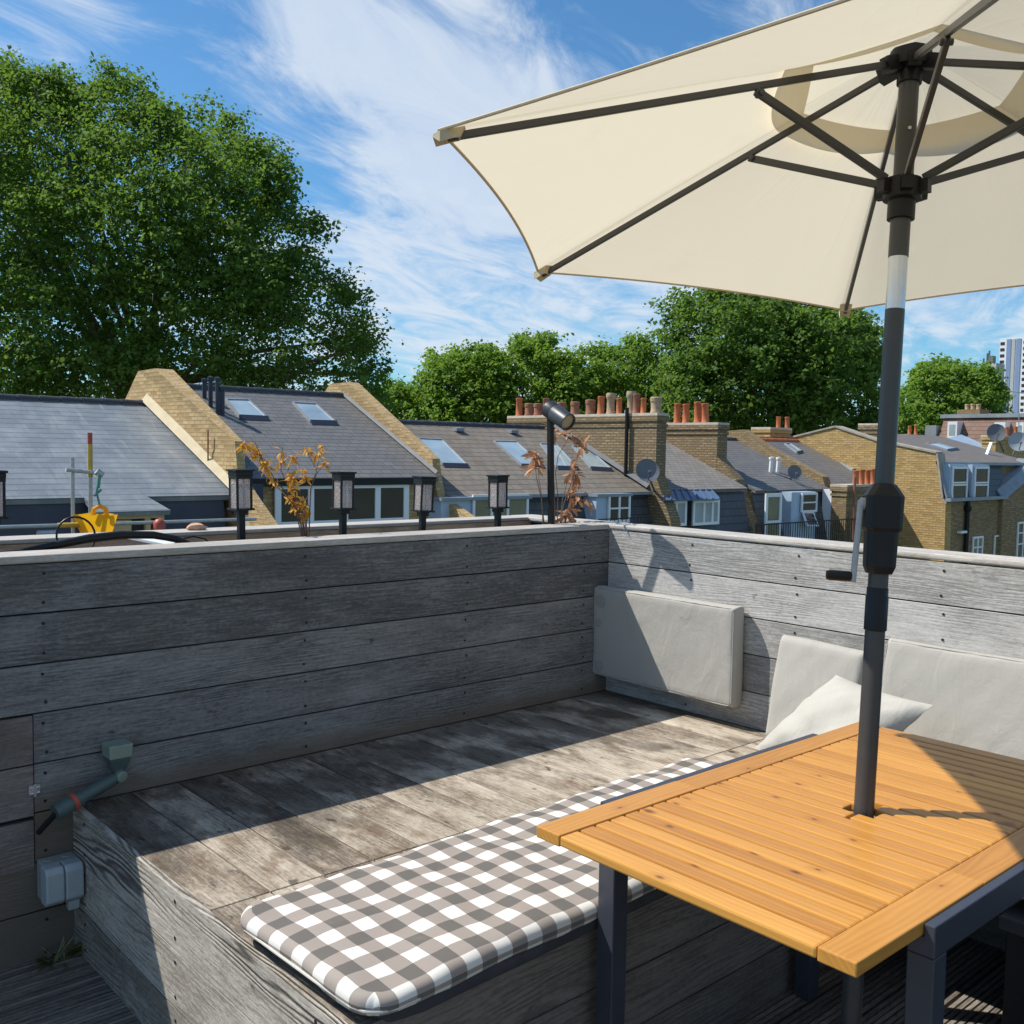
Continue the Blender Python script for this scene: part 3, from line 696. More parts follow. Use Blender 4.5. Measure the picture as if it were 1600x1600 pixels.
# ---- parasol
ps = thing('parasol', 'cream six sided parasol on a dark crank pole through the table', 'parasol', (PBASE.x-PAX.x*.75, PBASE.y-PAX.y*.75, 0))
CORN = [Vector(v) for v in ((1.217, 1.61, 2.212), (2.113, 2.28, 2.132), (3.142, 1.836, 2.082), (3.274, .722, 2.112), (2.378, .053, 2.192), (1.349, .497, 2.242))]
P = lambda s: PBASE+(HUB-PBASE)*s
foot = PBASE-PAX*(PBASE.z/PAX.z)
b = MB(); b.lathe([(0, 0), (.25, 0), (.25, .05), (.23, .065), (.04, .075), (.04, .28), (.027, .29), (0, .29)], (foot.x, foot.y, .001), (0, 0, 1), 32); b.build('base', M['dark_metal'], ps, smooth=True)
b = MB(); b.tube([foot+PAX*.06, P(.315)], .0225, 24); b.build('lower_pole', M['pole_metal'], ps, smooth=True)
b = MB(); b.tube([P(.315), P(.665)], .022, 24); b.tube([P(.735), P(.985)], .0228, 24); b.build('upper_pole', M['pole_metal'], ps, smooth=True)
b = MB(); b.tube([P(.665), P(.735)], .0218, 24); b.build('tilt_sleeve', M['alu'], ps, smooth=True)
b = MB(); b.lathe([(.0226, -.05), (.0255, -.048), (.0255, .03), (.0240, .032), (.0240, .05), (.0226, .05)], P(.265), PAX, 24); b.build('collar', M['black_plastic'], ps, smooth=True)
# crank housing: chamfered block
hx = Vector((.66, -.75, 0)); hx = (hx-PAX*hx.dot(PAX)).normalized(); hy = PAX.cross(hx)
b = MB(); hs = [(.312, .027, .027), (.322, .033, .033), (.368, .035, .034), (.373, .041, .038), (.415, .042, .039), (.432, .024, .024)]
def ring(s, a, c_):
    o_ = P(s); ch = .012
    return [o_+hx*x+hy*y for x, y in ((-a+ch, -c_), (a-ch, -c_), (a, -c_+ch), (a, c_-ch), (a-ch, c_), (-a+ch, c_), (-a, c_-ch), (-a, -c_+ch))]
for (s0, a0, c0), (s1, a1, c1) in zip(hs, hs[1:]):
    A, B = ring(s0, a0, c0), ring(s1, a1, c1)
    for j in range(8): b.poly([A[j], A[(j+1) % 8], B[(j+1) % 8], B[j]])
b.poly(ring(*hs[0])[::-1]); b.poly(ring(*hs[-1]))
ch = b.build('crank_housing', M['black_plastic'], ps, .003)
ca = P(.404)-hx*.050; cb = P(.306)-hx*.056
b = MB(); b.bar(ca+(ca-cb)*.05, cb-(ca-cb)*.08, .022, .011, hx); b.lathe([(0, 0), (.014, 0), (.014, .012), (0, .012)], P(.404)-hx*.040, -hx, 16)
b.build('crank_arm', M['grey_plastic'], ch, .003)
b = MB(); b.lathe([(0, 0), (.009, 0), (.012, .006), (.0125, .05), (.010, .058), (0, .058)], cb-hx*.003, -hx, 16); b.build('crank_knob', M['black_plastic'], ch, smooth=True)
# hub and runner
b = MB(); b.lathe([(0, -.055), (.028, -.055), (.028, -.02), (.045, -.018), (.05, .0), (.046, .022), (.03, .034), (0, .036)], HUB, PAX, 24)
for c_ in CORN:
    dd = (c_-HUB).normalized(); b.bar(HUB+dd*.03, HUB+dd*.075, .028, .034)
b.build('hub', M['black_plastic'], ps, smooth=True)
RUN = P(.826)
b = MB(); b.lathe([(.0235, -.07), (.031, -.07), (.031, -.028), (.043, -.024), (.046, 0), (.043, .022), (.03, .026), (.0235, .026)], RUN, PAX, 24)
for c_ in CORN:
    dd = (c_-HUB); dd = (dd-PAX*dd.dot(PAX)).normalized(); b.bar(RUN+dd*.03, RUN+dd*.062, .026, .03)
b.build('runner', M['black_plastic'], ps, smooth=True)
for k, c_ in enumerate(CORN):
    b = MB(); dd = (c_-HUB).normalized(); b.bar(HUB+dd*.05, c_-dd*.02, .011, .016); rb = b.build('rib', M['pole_metal'], ps, .002)
    J = HUB+(c_-HUB)*.355-PAX*.018
    b = MB(); e_ = (J-RUN).normalized(); b.bar(RUN+e_*.05, J+e_*.012, .012, .018); b.tube([J+e_.cross(PAX)*.014, J-e_.cross(PAX)*.014], .007, 10); b.build('strut', M['pole_metal'], rb, .002)
# canopy surface: fractions along the ribs, sagging between them, hem curved inwards
def cano(k, u, f, lift=0.0):
    a, c_ = CORN[k], CORN[(k+1) % 6]
    bow = 1-.026*4*u*(1-u)*f**2
    e_ = a*(1-u)+c_*u
    p = HUB+(e_-HUB)*(f*bow)
    sag = .012*4*u*(1-u)*math.sin(math.pi*min(1, f*1.0))
    arch = .03*math.sin(math.pi*f)
    return p+PAX*(.018+arch*.35-sag+lift)
m = MB(); NU, NF = 14, 16
for k in range(6):
    for i in range(NU):
        for j in range(NF):
            f0, f1 = .235+.765*j/NF, .235+.765*(j+1)/NF
            m.poly([cano(k, i/NU, f0), cano(k, (i+1)/NU, f0), cano(k, (i+1)/NU, f1), cano(k, i/NU, f1)][::-1], 0, None, .5, [(k+i/NU, f0), (k+(i+1)/NU, f0), (k+(i+1)/NU, f1), (k+i/NU, f1)][::-1])
cn = m.build('canopy', M['canopy'], ps, smooth=True)
m = MB()
for k in range(6):
    for i in range(NU):
        for j in range(6):
            f0, f1 = .012+.30*j/6, .012+.30*(j+1)/6
            def vt(u, f):
                scal = 1-.18*(1-4*u*(1-u))*0
                return cano(k, u, f*(1+.10*math.sin(math.pi*u)*(f/.34)), .018+.012*math.sin(math.pi*u)*f/.34)
            m.poly([vt(i/NU, f0), vt((i+1)/NU, f0), vt((i+1)/NU, f1), vt(i/NU, f1)][::-1], 0, None, .5, [(k+i/NU, f0), (k+(i+1)/NU, f0), (k+(i+1)/NU, f1), (k+i/NU, f1)][::-1])
m.build('vent', M['canopy'], cn, smooth=True)
m = MB()
for k in range(6):
    pts = [cano(k, i/16, 1.0) for i in range(17)]; m.tube(pts, .0035, 6)
m.build('hem', M['pocket'], cn, smooth=True)
for k, c_ in enumerate(CORN):
    m = MB(); dd = (HUB-c_).normalized(); sd_ = dd.cross(PAX).normalized(); nn = sd_.cross(dd)
    o_ = c_+PAX*.012
    A = [o_-dd*.012, o_-dd*.002+sd_*.018, o_+dd*.05+sd_*.020, o_+dd*.058, o_+dd*.05-sd_*.020, o_-dd*.002-sd_*.018]
    lowr = [o_-dd*.012-PAX*.006, o_+sd_*.016-PAX*.022, o_+dd*.042+sd_*.016-PAX*.018, o_+dd*.046-PAX*.023, o_+dd*.042-sd_*.016-PAX*.018, o_-sd_*.016-PAX*.022]
    m.poly(lowr[::-1])
    for i in range(6): m.poly([A[i], lowr[i], lowr[(i+1) % 6], A[(i+1) % 6]])
    m.build('rib_pocket', M['pocket'], cn)
for q_ in (.905, .975):
    b = MB(); p = P(q_)-Vector((.7, .7, 0)).normalized()*.0225; b.lathe([(0, .004), (.004, .004), (.005, 0)], p, (-.7, -.7, 0), 10); b.build('screw', M['alu'], ps)

# ---- lanterns
LG = 'square black lanterns on stakes in the planter'
def make_lantern():
    t = thing('garden_lantern', '', 'lantern', (0, 0, 0), LG)
    b = MB(); b.box(-.0125, -.0125, -.14, .0125, .0125, .115); b.box(-.02, -.02, .1, .02, .02, .118); b.build('stake', M['black_plastic'], t, .002)
    b = MB(); w_ = .029
    b.box(-.039, -.039, .118, .039, .039, .126)
    for sx, sy in ((1, 1), (1, -1), (-1, 1), (-1, -1)): b.box(sx*w_-.004, sy*w_-.004, .126, sx*w_+.004, sy*w_+.004, .245)
    b.box(-.034, -.034, .24, .034, .034, .252)
    b.build('frame', M['black_plastic'], t, .0015)
    b = MB(); b.box(-.035, -.035, .252, .035, .035, .268); b.box(-.040, -.040, .268, .040, .040, .276); b.build('roof', M['black_plastic'], t, .002)
    for sx, sy in ((1, 0), (-1, 0), (0, 1), (0, -1)):
        b = MB()
        if sx: b.box(sx*w_-.0012, -.0238, .1265, sx*w_+.0012, .0238, .2395)
        else: b.box(-.0238, sy*w_-.0012, .1265, .0238, sy*w_+.0012, .2395)
        b.build('pane', M['lantern_glass'], t)
    b = MB(); b.lathe([(0, .127), (.009, .127), (.009, .2), (.006, .205), (0, .205)], (0, 0, 0), (0, 0, 1), 14); b.build('light_tube', M['candle'], t, smooth=True)
    return t
YL = 3.56
lan = make_lantern()
spots = [((377, 733), 'black lantern standing beside the orange leaved dead plant', (.01, -.02, 0.03)),
         ((536, 737), 'black lantern in front of the white framed glass doors', (-.01, .015, .05)),
         ((660, 744), 'black lantern with frosted panes in front of the brick pier', (.015, .03, -.06)),
         ((779, 742), 'black lantern nearest the tall spotlight post', (0, -.012, .04)),
         ((-13, 735), 'black lantern cut off by the left photo edge', (0, 0, 0))]
for i, ((px, py), lab, rot) in enumerate(spots):
    p = at(px, py, 'y', YL); loc = (p.x, YL, p.z-.276)
    if i == 0: lan.location = loc; lan['label'] = lab; lan.rotation_euler = rot
    else: dup(lan, loc, lab, rot)

# ---- spotlight on a post
sp = thing('spotlight_post', 'tall black post with a cylinder spotlight tilted down at the corner', 'spotlight', (3.2, 3.37, 1.14))
pA = at(862, 825, 'y', 3.37); pZ = at(860, 652, 'y', 3.31)
b = MB(); b.bar(pA-Vector((0, 0, .1)), pZ, .026, .022, (1, 0, 0)); b.build('post', M['black_plastic'], sp, .002)
hA = at(857, 638, 'y', 3.315); hB = at(888, 660, 'y', 3.18)
dd = (hB-hA).normalized()
b = MB(); b.lathe([(0, 0), (.037, 0), (.041, .004), (.041, .05), (.0405, .051), (.041, .052), (.041, (hB-hA).length), (.036, (hB-hA).length), (.036, (hB-hA).length-.012), (0, (hB-hA).length-.012)], hA, dd, 28)
hd = b.build('lamp_head', M['dark_metal'], sp, smooth=True)
b = MB(); b.lathe([(0, 0), (.0355, 0)], hB-dd*.011, dd, 24); b.build('lens', M['buff_pot'], hd)
b = MB(); b.bar(pZ-Vector((0, 0, .02)), hA+dd*.03, .02, .012, (1, 0, 0)); b.build('bracket', M['black_plastic'], sp, .002)

# ---- dead plants
def leafshape(m, p, d, up, L, Wd, rnd, bend=.3, mi=0):
    d = Vector(d).normalized(); s = d.cross(Vector(up))
    s = s.normalized() if s.length > 1e-4 else d.orthogonal().normalized(); n = s.cross(d).normalized(); p = Vector(p)
    sec = [(0, .02), (.25, .8), (.55, 1.0), (.82, .6), (1, .03)]; pr = None
    for t, wv in sec:
        c_ = p+d*L*t-n*L*bend*t*t; a, e_ = c_+s*Wd*wv/2+n*Wd*.12*wv, c_-s*Wd*wv/2+n*Wd*.12*wv
        if pr:
            m.poly([pr[0], pr[2], c_, a], mi, None, rnd); m.poly([pr[2], pr[1], e_, c_], mi, None, rnd)
        pr = (a, e_, c_)
def rv(s=1.0): return Vector((random.uniform(-s, s), random.uniform(-s, s), random.uniform(-s, s)))
def plant(name, label, base_px, Y, stems, lmat, smat, L, Wd, ntip, seed):
    random.seed(seed); p0 = at(*base_px, 'y', Y); t = thing(name, label, 'plant', (p0.x, p0.y, p0.z-.05)); ms = MB(); ml = MB()
    for pts, dens in stems:
        P3 = []
        for i, (px, py) in enumerate(pts):
            q = at(px, py, 'y', Y+random.uniform(-.05, .05)*(i > 0)); P3.append(q)
        P3[0] = P3[0]-Vector((0, 0, .06))
        k = len(P3); ms.tube(P3, [.003*(1-.7*i/(k-1)) for i in range(k)], 6)
        for f in dens:
            i = min(k-2, int(f*(k-1))); q = P3[i].lerp(P3[i+1], f*(k-1)-i)
            for _ in range(ntip):
                dv = Vector((random.uniform(-1, 1), random.uniform(-1, 1), random.uniform(-1.0, .5)))
                leafshape(ml, q+rv(.012), dv, rv(1)+Vector((0, 0, 1)), L*random.uniform(.6, 1.2), Wd*random.uniform(.6, 1.2), random.random(), random.uniform(.1, .6))
    ms.build('stems', smat, t, smooth=True); ml.build('leaves', lmat, t)
plant('dead_shrub', 'dead shrub with clustered orange leaves between two lanterns', (478, 838), 3.58,
      [([(478, 838), (468, 805), (455, 778), (430, 750), (415, 725), (400, 705), (378, 696)], (.5, .62, .7, .78, .84, .88, .92, .96, 1)),
       ([(478, 838), (466, 800), (452, 780), (425, 752), (412, 722), (398, 690), (396, 676)], (.6, .7)),
       ([(476, 838), (463, 800), (455, 770), (460, 750), (452, 738)], (.3, .42, .55, .66, .76, .86, .95)),
       ([(480, 838), (472, 800), (450, 760), (439, 735), (440, 712), (442, 698)], (.72, .88)),
       ([(480, 838), (468, 790), (447, 745), (453, 725), (461, 712)], (.25, .92, 1)),
       ([(481, 838), (476, 810), (474, 790), (472, 780)], (.4, .6, .8, 1)),
       ([(482, 838), (484, 800), (485, 765), (494, 738), (500, 705), (503, 695)], (.78, 1)),
       ([(482, 838), (484, 800), (485, 765), (495, 735), (483, 712), (480, 702)], (1,)),
       ([(482, 838), (484, 800), (486, 762), (494, 742), (508, 722)], (.96,)),
       ([(481, 838), (478, 800), (465, 762), (478, 742)], (.92, 1))],
      M['leaf_orange'], M['stem'], .036, .013, 9, 11)
plant('dead_shrub', 'dead shrub with tan drooping leaves round the spotlight post', (875, 818), 3.45,
      [([(870, 822), (872, 780), (868, 740), (872, 712), (885, 690), (893, 674)], (.95, 1)),
       ([(874, 822), (880, 790), (896, 745), (902, 715), (912, 692), (914, 700)], (.45, .8, .9)),
       ([(853, 822), (846, 780), (838, 745), (836, 718)], (.85, 1)),
       ([(850, 822), (846, 775), (840, 735), (838, 712)], (1,)),
       ([(876, 822), (890, 785), (900, 752), (898, 735), (905, 700)], (.3, .45, .6)),
       ([(872, 822), (884, 800), (904, 778), (920, 785)], (.7, .9)),
       ([(878, 822), (882, 808), (890, 798)], (.5, .8, 1)),
       ([(868, 822), (866, 760), (862, 700), (866, 672)], (.92, 1)),
       ([(873, 822), (879, 780), (890, 740), (897, 690)], (.75,))],
      M['leaf_tan'], M['stem'], .07, .022, 7, 12)

# ---- left planter clutter
o = MB(); o.tube([at(-60, 868, 'y', 3.42), at(30, 863, 'y', 3.42), at(90, 851, 'y', 3.42), at(140, 841, 'y', 3.43), at(190, 835.5, 'y', 3.44), at(240, 836, 'y', 3.44), at(275, 842, 'y', 3.43), at(300, 852, 'y', 3.42)], [.004, .010, .0135, .0145, .014, .0135, .012, .010], 10)
tag(o.build('black_hose', M['black_plastic'], None, smooth=True), 'thick black hose arching along the planter at the left', 'hose')
o = MB(); cc = at(120, 837, 'y', 3.46); cpts = []
for i in range(17):
    a = math.radians(200-i*15.5); cpts.append(cc+Vector((.06*math.cos(a), .02*math.sin(a*.7), .062*math.sin(a))))
o.tube(cpts, .0035, 8); tag(o.build('cable_loop', M['black_plastic'], None, smooth=True), 'thin black cable loop standing up over the thick hose', 'cable')
o = MB(); o.tube([at(272, 850, 'y', 3.5), at(285, 842, 'y', 3.5), at(302, 838, 'y', 3.5), at(320, 842, 'y', 3.5), at(330, 850, 'y', 3.5)], .003, 8)
tag(o.build('cable_loop', M['black_plastic'], None, smooth=True), 'small thin black cable arch left of the first whole lantern', 'cable')
o = MB(); a_, b__ = at(206, 839, 'y', 3.70), at(290, 856, 'y', 3.45)
o.bar(a_, b__, .05, .012, (0, 0, 1)); tag(o.build('white_plank', M['white_paint'], None, .002), 'narrow white plank lying in the planter beside the black hose', 'plank')
o = MB(); pk = at(271, 822, 'z', ZT)
bmz = bmesh.new(); bmesh.ops.create_icosphere(bmz, subdivisions=2, radius=.03)
for v in bmz.verts: v.co = Vector((v.co.x*1.3, v.co.y, v.co.z*.6))*random.uniform(.8, 1.2)
for f in bmz.faces: o.poly([Vector((pk.x, 3.84, ZT+.012))+v.co for v in f.verts])
bmz.free(); tag(o.build('brick_lump', M['brick_lump'], None), 'small peach coloured rubble lump lying on the pale parapet cap', 'rubble')

# ---- sockets, pipe, weed on the left wall
sk = thing('outdoor_socket', 'grey double weatherproof socket box on the wall by the bench corner', 'socket', (.96, Y0, .25))
b = MB(); b.box(.905, 3.145, .195, 1.012, Y0-.004, .315); b.build('back_box', M['socket_box'], sk, .006, seg=3)
for x0 in (.898, .9545):
    b = MB()
    prof = [(3.143, .2), (3.143, .317), (3.098, .317), (3.086, .30), (3.083, .215), (3.10, .2)]
    b.prism([(x0, y, z) for y, z in prof], (.0545, 0, 0)); b.build('flap_cover', M['socket_grey'], sk, .006, seg=3)
b = MB()
for yy, zz_ in ((3.175, .2555),):
    b.lathe([(0, .002), (.016, .002), (.018, 0)], (1.012, 3.178, .222), (1, 0, 0), 20)
    b.lathe([(0, .002), (.014, .002), (.016, 0)], (.93, 3.178, .315), (0, 0, 1), 20); b.lathe([(0, .002), (.014, .002), (.016, 0)], (.985, 3.178, .315), (0, 0, 1), 20)
b.build('knockout', M['socket_box'], sk)
for x0 in (.968,):
    b = MB(); b.prism([(x0, 3.135, .199), (x0, 3.10, .199), (x0, 3.105, .168), (x0, 3.128, .168)], (.032, 0, 0)); b.build('catch', M['socket_grey'], sk, .003)
dp = thing('waste_pipe', 'grey green waste pipe with hopper and red collar on the left wall', 'pipe', (1.13, Y0, .5))
hp_ = at(183, 1160, 'y', 3.16); el = at(186, 1212, 'y', 3.155); en = at(100, 1262, 'y', 3.12); tip = at(60, 1301, 'y', 3.17)
b = MB(); hx_, hz = hp_.x, hp_.z
def sq(z, a): return [(hx_-a, 3.16-a, z), (hx_+a, 3.16-a, z), (hx_+a, 3.16+a, z), (hx_-a, 3.16+a, z)]
b.hexa(sq(hz-.045, .035)+sq(hz, .038)); b.build('hopper', M['pipe_pale'], dp, .004)
b = MB(); b.hexa(sq(hz-.085, .022)+sq(hz-.0455, .034)); b.build('hopper_base', M['pipe_green'], dp, .003)
b = MB(); b.tube([(hx_, 3.16, hz-.08), (el.x, 3.158, el.z+.02), (el.x-.005, 3.155, el.z), el.lerp(en, .15), en], .021, 18); dv = (en-el).normalized(); b.tube([el.lerp(en, .72), en+dv*.03], .026, 18); b.build('pipe', M['pipe_green'], dp, smooth=True)
b = MB(); b.tube([el.lerp(en, .80), el.lerp(en, .87)], .0285, 18); b.build('collar', M['red_plastic'], dp, smooth=True)
b = MB(); b.lathe([(0, .003), (.015, .002), (.018, 0), (.018, -.01)], el+Vector((.004, -.02, 0)), (.3, -.9, -.1), 18); b.build('plug', M['pipe_pale'], dp, smooth=True)
b = MB(); b.tube([en+dv*.02, tip], .009, 10); b.build('outlet', M['black_plastic'], dp, smooth=True)
random.seed(5); wd = thing('small_weed', 'small scruffy weed growing in the corner under the socket', 'weed', (.93, 3.15, 0)); ml = MB(); ms = MB()
for i in range(26):
    a = random.uniform(0, 6.28); r = random.uniform(0, .05); base = Vector((.945+r*math.cos(a)*.9, 3.14+r*.5*math.sin(a), 0)); dv = Vector((math.cos(a)*.7, -abs(math.sin(a))*.4, random.uniform(.3, 1.2)))
    leafshape(ml, base+dv*.01, dv, (0, 0, 1), random.uniform(.03, .075), random.uniform(.008, .018), random.random(), .5)
for i in range(5): ms.tube([(.945+random.uniform(-.03, .03), 3.14, 0), (.945+random.uniform(-.05, .05), 3.13, random.uniform(.04, .09))], .0015, 5)
ml.build('leaves', M['leaf_weed'], wd); ms.build('stems', M['green_stem'], wd)

# ================================================================== THE STREET BEHIND
GZ = -9.0
g = MB(); g.poly([(-900, -900, GZ), (1500, -900, GZ), (1500, 1500, GZ), (-900, 1500, GZ)]); structure(g.build('ground', M['earth'], None))
YE, YR, YK = 20.0, 24.2, 28.4
def roof(parent, x0, x1, ze, zr, mat, ye=YE, yr=YR, yk=YK, ridge=True, rmat=None, over=.12, name='roof'):
    sl_ = (zr-ze)/(yr-ye)
    b = MB(); b.slab([(x0, ye-over, ze-over*sl_), (x1, ye-over, ze-over*sl_), (x1, yr, zr), (x0, yr, zr)], .12)
    b.slab([(x1, yk, ze), (x0, yk, ze), (x0, yr, zr), (x1, yr, zr)], .12)
    r = b.build(name, mat, parent)
    if ridge:
        b = MB(); k = max(2, int((x1-x0)/.45))
        for i in range(k):
            xa = x0+(x1-x0)*i/k; xb = x0+(x1-x0)*(i+1)/k
            b.tube([(xa, yr, zr-.02), (xb-.02, yr, zr-.025)], [.115, .105], 10)
        b.build('ridge_tiles', rmat or M['slate_dark'], r, smooth=True)
    n = Vector((0, -sl_, 1)).normalized(); return r, Vector((x0, ye, ze)), n
def skylight(rf, corners, blind=None):
    """rooflight whose outer corners (tl, tr, br, bl) were measured in the photograph"""
    r, p, n = rf; c_ = [on_plane(x, y, p, n)+n*.0 for x, y in corners]
    b = MB(); h_ = .06
    def ins(a, e): 
        cen = sum(a, Vector())/4; return [q+(cen-q).normalized()*e for q in a]
    inner = ins(c_, .06); top = [q+n*h_ for q in c_]; it = [q+n*h_ for q in inner]
    for i in range(4):
        j = (i+1) % 4
        b.poly([c_[j], c_[i], top[i], top[j]]); b.poly([top[j], top[i], it[i], it[j]]); b.poly([it[j], it[i], inner[i]+n*.03, inner[j]+n*.03])
    bl, br = top[3], top[2]; dn = (top[3]-top[0]).normalized()
    b.slab([bl+n*.02, bl+dn*.16-n*.05, br+dn*.16-n*.05, br+n*.02], .03, 1)
    f = b.build('skylight', [M['lead'], M['membrane']], r)
    b = MB(); b.poly([q+n*.035 for q in inner][::-1]); b.build('pane', M['skyglass'] if blind is None else blind, f); return f
def party(parent, x0, x1, prof, mat, cop=None, name='party_wall', x0f=None):
    """brick upstand between roofs; prof is (y, z) from the back over the top to the front foot"""
    b = MB(); pts = [(x0, y, z) for y, z in prof]+[(x0, prof[-1][0], GZ), (x0, prof[0][0], GZ)]
    b.prism(pts, (x1-x0, 0, 0))
    if x0f is not None:   # the wall thins towards its front foot
        b.V = [((x0+(x0f-x0)*max(0, min(1, (24.0-y)/3.9)) if abs(x-x0) < 1e-6 and z > GZ+.1 else x), y, z) for x, y, z in b.V]
    w_ = b.build(name, mat, parent)
    if cop:
        b = MB()
        for (ya, za), (yb, zb) in zip(prof, prof[1:]):
            if abs(yb-ya) < .25 and abs(zb-za) > .6: continue
            dv = Vector((0, yb-ya, zb-za)).normalized(); nn = Vector((0, -dv.z, dv.y)); nn = nn if nn.z > 0 else -nn
            q = [(x0-.05, ya, za), (x0-.05, yb, zb), (x1+.05, yb, zb), (x1+.05, ya, za)]
            q = [Vector(v)+nn*.075 for v in q]
            if (q[1]-q[0]).cross(q[2]-q[0]).dot(nn) < 0: q = q[::-1]
            b.slab(q, .07)
        b.build('coping', cop, w_)
    return w_
def window(parent, x0, y0, x1, y1, Y, vb=(), hb=(), mat=None, fr=.06, name='window', fmat=None, deep=.06):
    """upright window measured by its outer corners (px) on the plane y = Y"""
    cxp, cyp = (x0+x1)/2, (y0+y1)/2
    X_0, X_1 = at(x0, cyp, 'y', Y).x, at(x1, cyp, 'y', Y).x; Z1, Z0 = at(cxp, y0, 'y', Y).z, at(cxp, y1, 'y', Y).z
    b = MB(); ya, yb = Y-deep, Y
    b.box(X_0, ya, Z0, X_0+fr, yb, Z1); b.box(X_1-fr, ya, Z0, X_1, yb, Z1); b.box(X_0+fr, ya, Z1-fr, X_1-fr, yb, Z1); b.box(X_0+fr, ya, Z0, X_1-fr, yb, Z0+fr)
    for v in vb:
        xx = X_0+(X_1-X_0)*v; b.box(xx-fr*.5, ya+.004, Z0+fr, xx+fr*.5, yb, Z1-fr)
    for v in hb:
        zz_ = Z1-(Z1-Z0)*v; b.box(X_0+fr, ya+.008, zz_-fr*.35, X_1-fr, yb, zz_+fr*.35)
    f = b.build(name, fmat or M['white_paint'], parent)
    b = MB(); b.poly([(X_0+fr*.5, Y-.02, Z0+fr*.5), (X_1-fr*.5, Y-.02, Z0+fr*.5), (X_1-fr*.5, Y-.02, Z1-fr*.5), (X_0+fr*.5, Y-.02, Z1-fr*.5)]); b.build('pane', mat or M['glass'], f)
    return f, (X_0, X_1, Z0, Z1)
def body(parent, x0, x1, ze, prof, mat, gmat=None, yk=YK):
    """front: steep mansard from the eave down to the sill, then wall to the ground; back wall"""
    (ya, za), (yb, zb) = prof
    b = MB(); b.prism([(x0, ya, za), (x0, yb, zb), (x0, yb, GZ), (x0, yk-.15, GZ), (x0, yk-.15, za), (x0, YR, za)], (x1-x0, 0, 0), 1)
    w_ = b.build('wall', [mat, gmat or M['brick_brown']], parent)
    b = MB(); d_ = Vector((0, yb-ya, zb-za)).normalized(); nn = Vector((0, d_.z, -d_.y)); nn = nn if nn.y < 0 else -nn
    q = [Vector((x0, yb, zb)), Vector((x1, yb, zb)), Vector((x1, ya, za)), Vector((x0, ya, za))]
    b.slab([v+nn*.03 for v in q], .03); b.build('mansard', mat, parent); return w_
def pot_mesh(kind):
    b = MB()
    if kind == 'red': b.lathe([(.13, 0), (.135, .03), (.115, .06), (.105, .55), (.12, .57), (.12, .63), (.10, .64), (.085, .62), (.08, .3)], (0, 0, 0), n=14)
    elif kind == 'short': b.lathe([(.16, 0), (.165, .05), (.15, .08), (.145, .3), (.165, .32), (.165, .42), (.14, .44), (.12, .42), (.11, .2)], (0, 0, 0), n=14)
    elif kind == 'buff': b.lathe([(.16, 0), (.165, .05), (.145, .09), (.135, .52), (.165, .56), (.175, .66), (.15, .74), (.12, .74), (.11, .4)], (0, 0, 0), n=14)
    return b
POTS = {}
def pot(parent, loc, kind, mat, sc=1.0):
    key = (kind, mat)
    if key not in POTS:
        o = pot_mesh(kind).build('chimney_pot', M[mat], None, smooth=True); POTS[key] = o
    else:
        o = POTS[key].copy(); COL.objects.link(o)
    o.parent = parent; o.location = Vector(loc); o.scale = (sc, sc, sc*random.uniform(.93, 1.07)); o.rotation_euler = (random.uniform(-.03, .03), random.uniform(-.03, .03), random.uniform(0, 6))
    return o
def stack(parent, x0, x1, y0, y1, z0, zt, mat, pots=(), name='chimney'):
    b = MB(); b.box(x0, y0, z0, x1, y1, zt-.42, 0); b.box(x0-.035, y0-.035, zt-.4199, x1+.035, y1+.035, zt-.33, 0); b.box(x0+.0, y0+.0, zt-.3299, x1-.0, y1-.0, zt-.24, 0)
    b.box(x0-.05, y0-.05, zt-.2399, x1+.05, y1+.05, zt-.08, 0); b.box(x0-.045, y0-.045, zt-.0799, x1+.045, y1+.045, zt, 1)
    o = b.build(name, [M[mat], M['mortar_cap']], parent)
    for (px, kind, pm, sc) in pots:
        q = at(px, 655, 'x', (x0+x1)/2); pot(o, ((x0+x1)/2+random.uniform(-.05, .05), min(max(q.y, y0+.15), y1-.15), zt-.01), kind, pm, sc)
    return o
TG = 'terraced houses beyond the roof terrace'

# house with the new slate roof (left)
H = thing('terraced_house', 'terraced house with new blue grey slate roof and unfinished timber dormer', 'house', (6, 24, GZ), TG)
rf = roof(H, 1.5, 9.77, .6, 2.58, M['slate_new'])
body(H, 1.5, 9.48, .6, ((20.02, .55), (19.75, -1.2)), M['membrane'])
xa, xb = at(145, 780, 'y', 19.4).x, at(262, 780, 'y', 19.4).x
sl_ = (2.58-.6)/4.2
b = MB(); b.slab([(xa, 19.25, .6-.75*sl_+.05), (xb, 19.25, .6-.75*sl_+.05), (xb-.35, 20.1, .66), (xa-.0, 20.1, .66)], .1); b.build('dormer_roof', M['slate_new'], H)
xc, xd = at(150, 800, 'y', 19.45).x, at(254, 800, 'y', 19.45).x; zt_ = .6-.55*sl_-.1
b = MB(); fr = .1; xm = xc+(xd-xc)*.71
for x in (xc, xm, xd-fr): b.box(x, 19.36, -1.2, x+fr, 19.46, zt_-fr)
b.box(xc, 19.36, zt_-fr, xd, 19.46, zt_); b.build('dormer_frame', M['plywood'], H)
b = MB(); b.box(xc+.01, 19.46, -1.2, xd-.01, 19.74, zt_-.02); b.build('dormer_opening', M['interior'], H)
b = MB(); b.box(xc+.12, 19.44, -1.2, xm-.25, 19.455, zt_-.12); b.build('dormer_board', M['plywood'], H)
